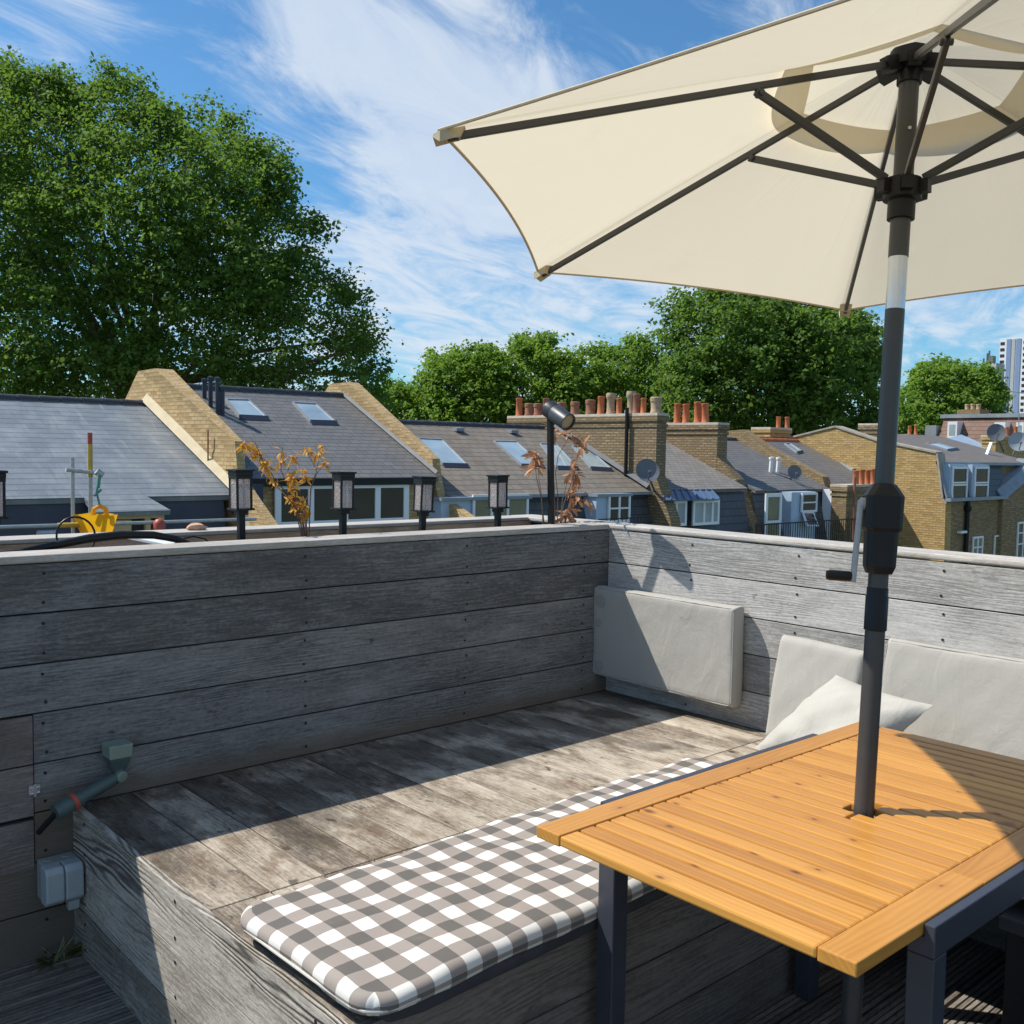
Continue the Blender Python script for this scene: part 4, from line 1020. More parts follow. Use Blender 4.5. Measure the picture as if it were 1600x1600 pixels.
# party wall 1
PW1 = [(28.4, .6), (24.75, 3.40), (23.75, 3.42), (20.06, 1.69), (19.92, 1.0), (19.45, .60), (18.48, -.02), (18.2, -1.2)]
party(H, 9.5, 9.97, PW1, M['brick_gold'], x0f=9.78)
b = MB()
prev = [(24.3, 2.60), (20.0, .62), (19.9, -.9)]
b.slab([(9.36, 24.2, 2.66), (9.62, 20.0, .67), (9.775, 20.0, .86), (9.497, 24.2, 2.83)], .03); b.slab([(9.6, 19.9, .62), (9.6, 18.9, -1.2), (9.775, 18.75, -1.2), (9.775, 19.75, .85)], .05)
b.build('rendered_flashing', M['cream'], H)
b = MB(); p1 = at(327, 672, 'x', 9.66); p2 = at(327, 733, 'x', 9.66); b.tube([p1-Vector((.03, 0, 0)), p2-Vector((.03, 0, 0))], .018, 8); b.build('rusty_pipe', M['old_pot'], H)

# house with the glass doors
H = thing('terraced_house', 'terraced house with grey slate roof, two rooflights and wide glass doors', 'house', (12.5, 24, GZ), TG)
rf = roof(H, 9.98, 15.18, .95, 3.05, M['slate_grey'])
skylight(rf, ((351, 625), (388, 626), (418, 654), (373, 652))); skylight(rf, ((456, 630), (493, 632), (525, 661), (484, 660)))
body(H, 9.95, 15.03, .95, ((20.05, .8), (20.0, -1.4)), M['brick_gold'], M['brick_gold'])
b = MB(); b.box(9.96, 19.8, .72, 15.02, 19.93, .885); b.build('gutter', M['black_plastic'], H)
window(H, 428, 753, 637, 822, 19.93, (.25, .5, .75), (), None, .15, 'glass_doors')
b = MB(); b.box(at(600, 800, 'y', 19.7).x, 19.6, -1.2, at(625, 800, 'y', 19.7).x, 19.75, -.35); 
for i, (px, hgt) in enumerate(((318.5, 3.1), (328, 3.2), (339, 3.2), (346.5, 2.75))):
    r, p, n = rf; q = on_plane(px+1, (622, 635, 646, 648)[i], p, n); z1 = at(px, (592, 589, 590, 605)[i], 'y', q.y).z
    b = MB(); b.tube([(q.x, q.y, q.z-.2), (q.x, q.y, z1)], .055, 12); b.lathe([(.07, -.08), (.075, 0), (0, .02)], (q.x, q.y, z1), n=12); b.build('flue', M['membrane'], H, smooth=True)
PW2 = [(28.4, .6), (24.9, 3.40), (24.0, 3.42), (20.2, 1.35), (20.12, .9), (19.95, .42), (18.64, -.08), (18.4, -1.2)]
party(H, 15.05, 15.44, PW2, M['brick_gold'], x0f=15.2)
b = MB(); b.slab([(15.0, 24.2, 3.09), (15.12, 19.95, .97), (15.19, 19.95, 1.05), (15.048, 24.2, 3.17)], .02); b.build('flashing', M['flashing'], H)
b = MB(); q = at(388, 775, 'y', 19.6); b.box(q.x-.25, 19.6, q.z-.4, q.x+.35, 19.9, q.z+.25); b.build('plant_unit', M['membrane'], H)

# wide house with the brown tiles
H = thing('terraced_house', 'wide terraced house with brown tiles, four rooflights and pale blue dormers', 'house', (19, 24, GZ), TG)
rf = roof(H, 15.46, 23.28, .47, 2.36, M['tile_brown'])
for c_ in (((652, 686), (690, 688), (730, 728), (691, 727)), ((770, 690), (806, 691), (848, 729), (814, 728)), ((843, 694), (868, 695), (902, 732), (870, 731)), ((893, 698), (915, 699), (955, 734), (922, 732))): skylight(rf, c_)
body(H, 15.46, 23.28, .47, ((20.1, .42), (19.6, -1.4)), M['slate_dark'])
b = MB(); b.box(15.5, 19.78, .33, 23.25, 19.9, .42); b.build('gutter', M['lead'], H)
for (x0, x1, wx0, wx1, wy0, wy1, vb, hb) in ((690, 826, 737, 824, 772, 812, (.33, .62), ()), (933, 984, 949, 983, 772, 816, (.5,), (.5,))):
    Yd = 19.45; q0 = at(x0, 765, 'y', Yd); q1 = at(x1, 765, 'y', Yd)
    b = MB(); b.box(q0.x, Yd+.02, -1.35, q1.x, 20.0, .32); dm = b.build('dormer', M['pale_blue'], H)
    b = MB(); b.box(q0.x-.06, Yd-.08, .3205, q1.x+.06, 20.1, .40); b.build('dormer_roof', M['lead'], dm)
    window(H, wx0, wy0, wx1, wy1, Yd, vb, hb, None if x0 > 800 else M['glass_green'], .07)
for px, py in ((716, 674), (801, 677)):
    r, p, n = rf; q = on_plane(px, py, p, n); b = MB(); b.slab([q+Vector((-.15, -.12, .1)), q+Vector((.15, -.12, .1)), q+Vector((.15, .15, .12)), q+Vector((-.15, .15, .12))], .1); b.build('roof_vent', M['lead'], r)
ST = stack(H, 23.3, 23.76, 19.72, 26.5, -1.5, 2.8, 'brick_old',
   [(812, 'red', 'terracotta', 1.05), (826, 'short', 'old_pot', 1.0), (841, 'short', 'old_pot', 1.0), (853, 'red', 'old_pot', 1.0), (878, 'short', 'old_pot', 1.0), (897, 'short', 'old_pot', 1), (922, 'short', 'old_pot', 1.05), (937, 'red', 'terracotta', 1.0), (955, 'buff', 'buff_pot', .9), (968, 'red', 'terracotta', .82), (985, 'buff', 'buff_pot', .95), (994, 'red', 'old_pot', 1.0), (1005, 'red', 'terracotta', .8), (1024, 'short', 'buff_pot', 1.1)])
b = MB(); b.prism([(23.3, 19.715, .9), (23.3, 19.1, -.4), (23.3, 18.9, -1.4), (23.3, 19.715, -1.4)], (.46, 0, 0)); b.build('wall_nose', M['brick_old'], H)
b = MB(); b.slab([(23.17, 24.1, 2.41), (23.17, 19.95, .53), (23.297, 19.95, .64), (23.297, 24.1, 2.52)], .03); b.build('flashing', M['flashing'], H)
b = MB(); p1 = at(980, 637, 'x', 23.2); p2 = at(976, 748, 'x', 23.2); b.tube([(23.2, p1.y, p1.z), (23.2, p1.y, p2.z)], .06, 10); b.build('soil_pipe', M['black_plastic'], H, smooth=True)

# house with the lean-to
H = thing('terraced_house', 'terraced house with weathered slates and a blue metal window awning', 'house', (26, 24, GZ), TG)
rf = roof(H, 23.78, 28.28, .5, 2.35, M['slate_old'])
body(H, 23.78, 28.28, .5, ((20.1, .45), (19.6, -1.6)), M['slate_dark'])
q0, q1 = at(1036, 765, 'y', 19.9), at(1112, 765, 'y', 19.9); r0, r1 = at(1037, 781, 'y', 19.2), at(1124, 780, 'y', 19.2)
b = MB(); b.slab([(r0.x, 19.2, r0.z), (r1.x, 19.2, r1.z), (q1.x, 19.95, q1.z), (q0.x, 19.95, q0.z)], .04)
for i in range(9):
    f = i/8; b.bar(Vector((r0.x, 19.2, r0.z+.02)).lerp(Vector((r1.x, 19.2, r1.z+.02)), f), Vector((q0.x, 19.95, q0.z+.02)).lerp(Vector((q1.x, 19.95, q1.z+.02)), f), .03, .05)
b.build('awning', M['blue_metal'], H)
window(H, 1039, 782, 1071, 822, 19.5, (.5,), (), M['pale_pane'], .09); window(H, 1081, 781, 1122, 820, 19.5, (.42, .74), (), M['pale_pane'], .09)
PW4 = [(28.4, .6), (24.6, 2.7), (23.6, 2.72), (21.2, 1.5), (20.37, .72), (19.95, -.3), (19.5, -1.2)]
party(H, 28.3, 28.75, PW4, M['brick_old'])
b = MB(); b.slab([at(x, y, 'x', 28.29) for x, y in ((1158, 822), (1172, 822), (1152, 757), (1146, 757))], .03); b.build('rendered_band', M['cream'], H)
stack(H, 28.29, 28.86, 21.2, 23.9, .9, 2.68, 'brick_old', [(1058, 'red', 'terracotta', 1.08), (1071, 'red', 'terracotta', 1.1), (1090, 'red', 'terracotta', 1.12), (1103, 'red', 'terracotta', 1.12)])
for y in (22.3, 22.75): pot(H, (29.0, y, 2.3-GZ*0), 'red', 'terracotta', .8).location = Vector((29.0-26, y-24, 2.0-GZ))

# house with the white balcony door
H = thing('terraced_house', 'terraced house with slate mansard and a narrow white balcony door', 'house', (31, 24, GZ), TG)
rf = roof(H, 28.77, 33.48, .42, 2.18, M['slate_grey'])
body(H, 28.77, 33.48, .42, ((20.1, .38), (19.5, -2.2)), M['slate_dark'])
window(H, 1194, 771, 1219, 842, 19.4, (), (.62,), M['glass_green'], .12, 'door')
q0, q1 = at(1238, 765, 'y', 19.4), at(1276, 765, 'y', 19.4)
b = MB(); b.box(q0.x, 19.42, -2.2, q1.x, 20.05, .3); dm = b.build('dormer', M['pale_blue'], H)
window(H, 1251, 770, 1275, 800, 19.38, (), (.5,), M['glass'], .07)
qa, qb, qc, qd = at(1254, 800, 'y', 19.35), at(1271, 800, 'y', 19.35), at(1280, 822, 'y', 19.0), at(1262, 822, 'y', 19.0)
b = MB(); b.slab([qd, qc, qb, qa], .05); f_ = b.build('window', M['white_paint'], H); b = MB(); n_ = Vector((0, -.8, .5)).normalized()
cen = (qa+qb+qc+qd)/4; b.poly([p_+(cen-p_)*.2+n_*.01 for p_ in (qd, qc, qb, qa)]); b.build('pane', M['glass'], f_)
b = MB(); q0, q1 = at(1268, 760, 'y', 19.85), at(1296, 790, 'y', 19.85); b.box(33.0, 19.3, -2.2, 33.47, 19.9, .35); b.build('rendered_pier', M['white_paint'], H)
PW5 = [(28.4, .6), (25.0, 2.5), (23.9, 2.58), (22.66, 1.87), (21.2, 1.22), (20.23, .80), (19.84, -.27), (19.5, -2.2)]
party(H, 33.5, 33.95, PW5, M['brick_brown'])
ck_ = stack(H, at(1203, 680, 'y', 24.7).x, at(1235, 680, 'y', 24.7).x, 24.7, 25.6, .9, at(1218, 668, 'y', 24.7).z, 'brick_gable')
for px in (1216, 1230): q = at(px, 669, 'y', 25.1); pot(ck_, (q.x, 25.1, q.z-.05), 'red', 'terracotta', .9)
for px in (1205, 1216):
    r, p, n = rf; q = on_plane(px, 738, p, n); b = MB(); b.tube([q-n*.1, q+Vector((0, 0, .5))], .07, 10); b.lathe([(.1, 0), (.1, .08), (0, .1)], q+Vector((0, 0, .48)), n=10); b.build('flue', M['white_paint'], r, smooth=True)

# house beside the gable
H = thing('terraced_house', 'terraced house with smooth dark slates next to the big brick gable', 'house', (36, 24, GZ), TG)
rf = roof(H, 33.97, 37.98, .35, 2.2, M['slate_grey'], rmat=M['terracotta'])
body(H, 33.97, 37.98, .35, ((20.1, .3), (19.6, -2.4)), M['brick_brown'], M['brick_brown'])
skylight(rf, ((1225, 694), (1233, 693), (1253, 706), (1244, 708))); skylight(rf, ((1305, 718), (1313, 717), (1340, 734), (1331, 736)))
q = at(1350, 790, 'y', 18.9)
ck_ = stack(H, at(1322, 790, 'y', 18.9).x, at(1374, 790, 'y', 18.9).x, 18.9, 19.5, -2.4, at(1350, 757, 'y', 18.9).z, 'brick_brown')
for px in (1339, 1348, 1357, 1366):
    q = at(px, 757, 'y', 19.1); pot(ck_, (q.x, 19.15, q.z-.05), 'red', 'terracotta', .95)
b = MB(); q = at(1336, 745, 'y', 18.7); b.tube([(q.x, 18.7, q.z), (q.x, 18.7, -2.4)], .05, 8); b.build('drain_pipe', M['old_pot'], H, smooth=True)

# big gable house on the right
H = thing('gable_house', 'yellow brick gable house with lead edged mansard and two sash dormers', 'house', (42, 21, GZ), TG)
GP = [(26.5, 1.6), (24.4, 2.35), (22.43, 2.78), (20.5, 2.2), (18.05, 1.74), (17.75, .0), (17.6, -.2), (17.55, -3)]
party(H, 38.0, 38.5, GP, M['brick_gable'], M['coping'], 'gable_wall')
b = MB()
b.slab([(38.5, 18.0, 1.42), (47.5, 18.0, 1.42), (47.5, 22.4, 2.62), (38.5, 22.4, 2.62)], .12); b.slab([(47.5, 26.5, 1.4), (38.5, 26.5, 1.4), (38.5, 22.4, 2.62), (47.5, 22.4, 2.62)], .12)
rfo = b.build('roof', M['felt'], H); rf = (rfo, Vector((38.5, 18.0, 1.42)), Vector((0, -1.2, 4.4)).normalized())
skylight(rf, ((1446, 694), (1462, 693), (1495, 702), (1480, 704)))
b = MB(); b.box(38.52, 17.62, GZ, 47.5, 26.4, .0); b.box(38.52, 18.12, .0001, 47.5, 26.4, 1.36); b.build('wall', M['brick_brown'], H)
b = MB(); b.slab([(38.5, 17.66, .02), (43.2, 17.66, .02), (44.3, 18.1, 1.36), (38.5, 18.1, 1.36)], .04); b.build('mansard', M['slate_dark'], H)
b = MB(); b.box(38.0, 17.4, -.1, 43.3, 17.62, .03); b.box(38.45, 17.9, 1.3, 47.5, 18.1, 1.42); b.build('gutter', M['lead'], H)
b = MB(); b.slab([(38.0, 17.55, .05), (38.62, 17.55, .05), (38.62, 18.02, 1.46), (38.0, 18.02, 1.46)], .05); b.build('lead_hip', M['lead'], H)
for wx0, wx1 in ((1486, 1510), (1521, 1543)):
    Yd = 17.6; a0, a1 = at(wx0-2, 750, 'y', Yd).x, at(wx1+2, 750, 'y', Yd).x
    b = MB(); b.box(a0, Yd+.01, .04, a1, 18.15, 1.33); dm = b.build('dormer', M['pale_blue'], H)
    window(H, wx0, 729, wx1, 781, Yd, (), (.48, .55), M['glass'], .09)
# valley and upper wing further right
wA, wB, wC = at(1567, 782, 'y', 17.45), at(1625, 733, 'y', 17.45), at(1650, 720, 'y', 17.45)
b = MB(); b.prism([(wA.x, 17.45, GZ), (wC.x, 17.45, GZ), (wC.x, 17.45, wC.z), (wB.x, 17.45, wB.z), (wA.x, 17.45, wA.z)], (0, .9, 0)); b.build('wing_wall', M['brick_brown'], H)
b = MB(); up_ = Vector((0, 0, .42)); q = [wA+Vector((0, -.06, .02)), wB+Vector((0, -.06, .02)), wB+up_+Vector((0, .25, 0)), wA+up_+Vector((0, .25, 0))]
b.slab(q, .08); b.slab([q[3], q[2], q[2]+Vector((0, .7, .05)), q[3]+Vector((0, .7, .05))], .08); b.build('lead_valley', M['lead'], H)
window(H, 1518, 838, 1534, 872, 17.6, (.5,), (.5,), M['glass_green'], .08); window(H, 1552, 836, 1564, 872, 17.6, (), (), M['glass_green'], .06)
window(H, 1588, 815, 1606, 872, 17.44, (.5,), (.3, .6), M['glass'], .08)
b = MB(); q = at(1512, 800, 'y', 17.5); b.tube([(q.x, 17.5, .0), (q.x, 17.5, GZ)], .09, 10); b.lathe([(.1, 0), (.15, .1), (.15, .2), (.1, .25)], (q.x, 17.5, -.55), n=10); b.build('drain_pipe', M['black_plastic'], H, smooth=True)
b = MB(); q = at(1506, 831, 'y', 17.5); b.box(q.x-.35, 17.45, q.z-.05, q.x+.2, 17.61, q.z+.04); b.build('wall_light', M['white_paint'], H)
stack(H, 38.5, 39.0, 20.2, 21.6, 1.5, 2.95, 'brick_old', [])
b = MB()
q0, q1, q2 = at(1468, 690, 'y', 22.3), at(1502, 679, 'y', 23.3), at(1560, 704, 'y', 21.5)
b.slab([(q0.x, 22.3, q0.z-.25), (q2.x, 21.5, q2.z-.2), (q2.x, 21.7, q2.z+.1), (q1.x, 23.3, q1.z), (q0.x, 22.5, q0.z)], .1); b.build('lead_hipped_roof', M['pale_blue'], H)
b = MB(); q0, q1 = at(1541, 713, 'y', 19.3), at(1549, 692, 'y', 19.3); b.bar(q0, q1, .12, .1); b.build('flue', M['white_paint'], H)
ck_ = stack(H, at(1556, 690, 'y', 21.5).x, at(1612, 690, 'y', 21.5).x, 21.5, 22.2, 1.0, at(1580, 681, 'y', 21.5).z, 'brick_gable')
for px in (1573, 1587): q = at(px, 681, 'y', 21.8); pot(ck_, (q.x, 21.8, q.z-.05), 'red', 'terracotta', .85)
ck_ = stack(H, at(1417, 685, 'y', 24.0).x, at(1442, 685, 'y', 24.0).x, 24.0, 24.6, 1.0, at(1430, 679, 'y', 24.0).z, 'brick_gable')
for px in (1421, 1431): q = at(px, 679, 'y', 24.3); pot(ck_, (q.x, 24.3, q.z-.05), 'red', 'terracotta', .8)

# railings and terrace furniture seen over the wall
R_ = thing('balcony_railing', 'thin black balcony railing in front of the white balcony door', 'railing', (31, 18.7, -2.3))
b = MB(); xa, xb = at(1182, 830, 'y', 18.7).x, at(1335, 830, 'y', 18.7).x; zt_ = at(1250, 816, 'y', 18.7).z
b.bar((xa, 18.7, zt_), (xb, 18.7, zt_), .04, .04); b.bar((xa, 18.7, zt_-.9), (xb, 18.7, zt_-.9), .03, .03)
x = xa
while x < xb: b.bar((x, 18.7, zt_-.9), (x, 18.7, zt_), .018, .018, (1, 0, 0)); x += .14
b.build('bars', M['black_plastic'], R_)
b = MB(); b.bar((xa, 18.7, -2.6), (xa, 18.7, zt_+.05), .06, .06, (1, 0, 0)); b.bar((xb, 18.7, -2.6), (xb, 18.7, zt_+.05), .06, .06, (1, 0, 0)); b.build('post', M['black_plastic'], R_)
R_ = thing('balcony_railing', 'thin black railing below the sash dormer of the brown tiled house', 'railing', (20.5, 18.6, -1.4))
b = MB(); xa, xb = at(935, 815, 'y', 18.6).x, at(1020, 815, 'y', 18.6).x; zt_ = at(970, 810, 'y', 18.6).z
b.bar((xa, 18.6, zt_), (xb, 18.6, zt_), .03, .03); x = xa
while x < xb: b.bar((x, 18.6, zt_-.8), (x, 18.6, zt_), .015, .015, (1, 0, 0)); x += .16
b.build('bars', M['black_plastic'], R_)

# satellite dishes
def dish(c0, nrm, r, mat, foot, label):
    t = thing('satellite_dish', label, 'satellite dish', foot, 'satellite dishes on the roofs'); c0 = Vector(c0); n = Vector(nrm).normalized()
    b = MB(); pr = [(0, -.0)]
    pr = [(r*i/6, r*.22*(i/6)**2) for i in range(7)]+[(r*.98, r*.22-.02)]+[(r*i/6, r*.22*(i/6)**2-.02) for i in range(5, -1, -1)]
    b.lathe(pr, c0-n*r*.2, n, 22); b.build('dish', M[mat], t, smooth=True)
    b = MB(); dn = Vector((0, 0, -1)); lo = c0+dn*r*.95; tipp = c0+n*r*.9+dn*r*.35; b.tube([lo, tipp], .02, 6); b.tube([tipp-n*.1, tipp+n*.02], .05, 8); b.tube([c0-n*r*.25, Vector(foot)], .035, 8); b.build('arm', M['dish'], t, smooth=True)
q = at(1012, 735, 'y', 19.2); dish(q, (-.5, -.75, .35), .36, 'dish', (23.4, 19.8, q.z-.7), 'dark satellite dish on the big brick chimney stack')
q = at(1242, 738, 'y', 20.4); dish(q, (-.5, -.75, .3), .28, 'dish', (q.x+.3, 20.9, q.z-.5), 'dark satellite dish on the slate roof above the narrow balcony door')
q = at(1557, 676, 'y', 19.6); dish(q, (-.75, -.55, .25), .42, 'dish', (q.x+.9, 19.6, 1.9), 'dark grey satellite dish on a slanted arm above the sash dormers')
q = at(1592, 690, 'y', 19.0); dish(q, (-.75, -.55, .25), .46, 'dish_pale', (q.x-.1, 19.2, 1.75), 'pale blue grey satellite dish at the right photo edge')

ae = thing('tv_aerial', 'thin rooftop television aerial in front of the tower block', 'aerial', (53, 22, 2))
q = at(1592, 612, 'y', 22); q2 = at(1592, 668, 'y', 22); b = MB(); b.tube([q2, q], .025, 6); b.build('mast', M['galv'], ae)
b = MB(); b.tube([q+Vector((-.5, .3, .02)), q+Vector((.35, -.2, -.08))], .018, 5)
for i in range(6): c_ = q+Vector((-.5+i*.16, .3-i*.1, .02-i*.019)); b.tube([c_+Vector((-.1, -.16, 0)), c_+Vector((.1, .16, 0))], .01, 5)
b.build('array', M['galv'], ae)

# scaffold and hopper
sc = thing('scaffold', 'galvanised scaffold standards and rail before the unfinished dormer', 'scaffold', (6, 17.6, GZ))
Ys = 17.6
q = at(113, 715, 'y', Ys); b = MB(); b.tube([(q.x, Ys, GZ), q], .032, 10); b.build('standard', M['galv'], sc, smooth=True)
q = at(140, 676, 'y', Ys); qq = at(140, 694, 'y', Ys); q3 = at(141, 745, 'y', Ys)
b = MB(); b.tube([(q3.x, Ys, GZ), q3], .036, 10); b.tube([q3, (q3.x, Ys, qq.z)], .042, 10, 1); b.tube([(q3.x, Ys, qq.z), (q3.x, Ys, q.z)], .041, 10, 2); b.build('standard', [M['galv'], M['yellow_dull'], M['red_plastic']], sc, smooth=True)['label'] = 'yellow sleeved standard with red tip'
b = MB(); b.tube([at(103, 734, 'y', Ys-.1), at(160, 740, 'y', Ys-.1)], .032, 10); b.tube([at(150, 736, 'y', Ys-.16), at(160, 743, 'y', Ys-.16)], .06, 10); b.build('ledger', M['galv'], sc, smooth=True)
b = MB(); b.tube([at(-40, 825, 'y', Ys-.12), at(90, 821, 'y', Ys-.12)], .032, 10); b.tube([at(90, 821, 'y', Ys-.12), at(128, 820, 'y', Ys-.12)], .042, 10, 1); b.tube([at(128, 820, 'y', Ys-.12), at(400, 811, 'y', Ys-.12)], .032, 10); b.build('guard_rail', [M['galv'], M['yellow_dull']], sc, smooth=True)
b = MB(); q = at(72, 825, 'y', Ys-.12); b.tube([q+Vector((-.15, -.05, -.08)), q+Vector((.15, -.05, -.08))], .05, 8); b.build('coupler', M['galv'], sc)
b = MB(); q = at(249, 822, 'y', Ys-.2); b.lathe([(0, -.15), (.1, -.14), (.11, .05), (.06, .12), (0, .14)], q, n=10); b.build('red_cap', M['red_plastic'], sc, smooth=True)
hp2 = thing('yellow_hopper', 'yellow rubble chute hopper hanging from a green rope on the scaffold', 'hopper', at(156, 830, 'y', 17.2))
b = MB(); tl, tr, br, bl = at(126, 806, 'y', 17.1), at(184, 804, 'y', 17.1), at(174, 836, 'y', 17.15), at(140, 836, 'y', 17.15)
front = [bl, br, tr, at(170, 806, 'y', 17.1), at(157, 803, 'y', 17.1), at(140, 806, 'y', 17.1), tl]
bk = [Vector(p)+Vector((0, .45, 0)) for p in front]; fr_ = [Vector(p) for p in front]
b.poly(fr_); b.poly(bk[::-1]); b.poly([fr_[0], fr_[6], bk[6], bk[0]]); b.poly([fr_[2], fr_[1], bk[1], bk[2]]); b.poly([fr_[1], fr_[0], bk[0], bk[1]]); b.build('tub', M['yellow'], hp2)
b = MB(); q = at(156, 803, 'y', 17.2); b.tube([q+Vector((-.12, 0, -.05)), q+Vector((-.1, 0, .08)), q+Vector((0, 0, .14)), q+Vector((.1, 0, .08)), q+Vector((.12, 0, -.05))], .04, 8); b.build('handle', M['yellow'], hp2, smooth=True)
b = MB(); q2 = at(155, 742, 'y', 17.25); b.tube([q+Vector((0, 0, .1)), at(156, 790, 'y', 17.22), at(151, 770, 'y', 17.22), q2], .018, 7); b.tube([at(147, 775, 'y', 17.22), at(158, 765, 'y', 17.22)], .022, 6); b.tube([q2, at(153, 762, 'y', 17.22)], .032, 6); b.build('rope', M['green_rope'], hp2, smooth=True)

# far mansard building and tower blocks
H = thing('mansard_block', 'long brown tiled mansard building behind the satellite dishes', 'building', (66, 28, GZ))
XF = 66.0
yL, yR = at(1462, 670, 'x', XF).y, at(1640, 670, 'x', XF).y; zt_ = at(1500, 652, 'x', XF).z
b = MB(); b.box(XF+1.2, yR, GZ, XF+9, yL, zt_); b.build('wall', M['brick_brown'], H)
b = MB(); b.slab([(XF, yL, zt_-2.3), (XF, yR, zt_-2.3), (XF+1.2, yR, zt_), (XF+1.2, yL, zt_)], .1); b.build('mansard', M['tile_red'], H)
b = MB(); b.box(XF+1.0, yR, zt_, XF+1.6, yL+.2, zt_+.25); b.build('gutter', M['lead'], H)
for x0, x1, y0, y1 in ((1483, 1498, 659, 684), (1556, 1573, 660, 680), (1590, 1602, 660, 680)):
    Ya, Yb = at(x0, 670, 'x', XF+.4).y, at(x1, 670, 'x', XF+.4).y; z1, z0 = at(x0, y0, 'x', XF+.4).z, at(x0, y1, 'x', XF+.4).z
    b = MB(); b.box(XF+.15, Yb, z0, XF+1.3, Ya, z1); wf = b.build('dormer', M['white_paint'], H)
    b = MB(); b.poly([(XF+.14, Ya-.12, z0+.15), (XF+.14, Yb+.12, z0+.15), (XF+.14, Yb+.12, z1-.2), (XF+.14, Ya-.12, z1-.2)]); b.build('pane', M['skyglass'], wf)
b = MB(); q = at(1440, 670, 'x', XF); b.box(XF+.5, yL+.2, GZ, XF+6, q.y, zt_-.5); b.build('side_bay', M['lead'], H)
b = MB(); y0, y1 = at(1536, 645, 'x', XF+4).y, at(1500, 645, 'x', XF+4).y; z1 = at(1520, 640, 'x', XF+4).z; b.box(XF+3.5, y0, zt_-.5, XF+5, y1, z1); o = b.build('chimney', M['brick_brown'], H)
for f in (.25, .5, .75):
    pot(o, (XF+4.2, y0+(y1-y0)*f, z1-.03), 'short', 'buff_pot', 1.0).location = Vector((XF+4.2, y0+(y1-y0)*f, z1-.03))
XT = 460.0
T = thing('tower_block', 'tall white and blue striped tower block at the right photo edge', 'tower', (XT, 186, GZ))
ya = at(1560, 590, 'x', XT).y; zt_ = at(1575, 528, 'x', XT).z
b = MB(); b.box(XT, ya-44, GZ, XT+40, ya, zt_); b.build('wall', M['tower_white'], T)
y = ya-.1; wd_ = [('d', 2.1), ('w', .8), ('b', 1.9), ('w', .5), ('g', 1.2), ('w', .5), ('b', 2.0), ('w', .8), ('d', 1.6), ('w', .5), ('g', 2.5), ('w', .6), ('b', 2.0), ('w', .8), ('d', 2.0)]
for kd, wv in wd_:
    y1 = y-wv
    if kd in 'bg':
        b = MB(); b.box(XT-.25, y1, GZ, XT-.01, y, zt_-.6)
        b.build('cladding_strip', M['tower_blue'] if kd == 'b' else M['tower_grey'], T)
    if kd == 'd':
        b = MB(); z = -2.0
        while z < zt_-2: b.box(XT-.12, y1+.15, z, XT-.01, y-.15, z+1.3); z += 2.7
        b.build('balcony_openings', M['interior'], T)
    y = y1
T = thing('tower_block', 'low grey tower with rooftop masts left of the striped tower', 'tower', (400, 172, GZ))
XT = 400.0; ya, yb = at(1533, 580, 'x', XT).y, at(1556, 580, 'x', XT).y; zt_ = at(1540, 568, 'x', XT).z
b = MB(); b.box(XT, yb, GZ, XT+8, ya, zt_); b.build('wall', M['tower_grey'], T)
b = MB()
for px, py in ((1537, 560), (1543, 552), (1546, 548)):
    q = at(px, py, 'x', XT+2); b.tube([(XT+2, q.y, zt_-.5), q], .35, 6)
b.box(XT+1, at(1549, 565, 'x', XT).y, zt_-.1, XT+4, at(1542, 565, 'x', XT).y, zt_+3.0); b.build('mast', M['dish'], T)

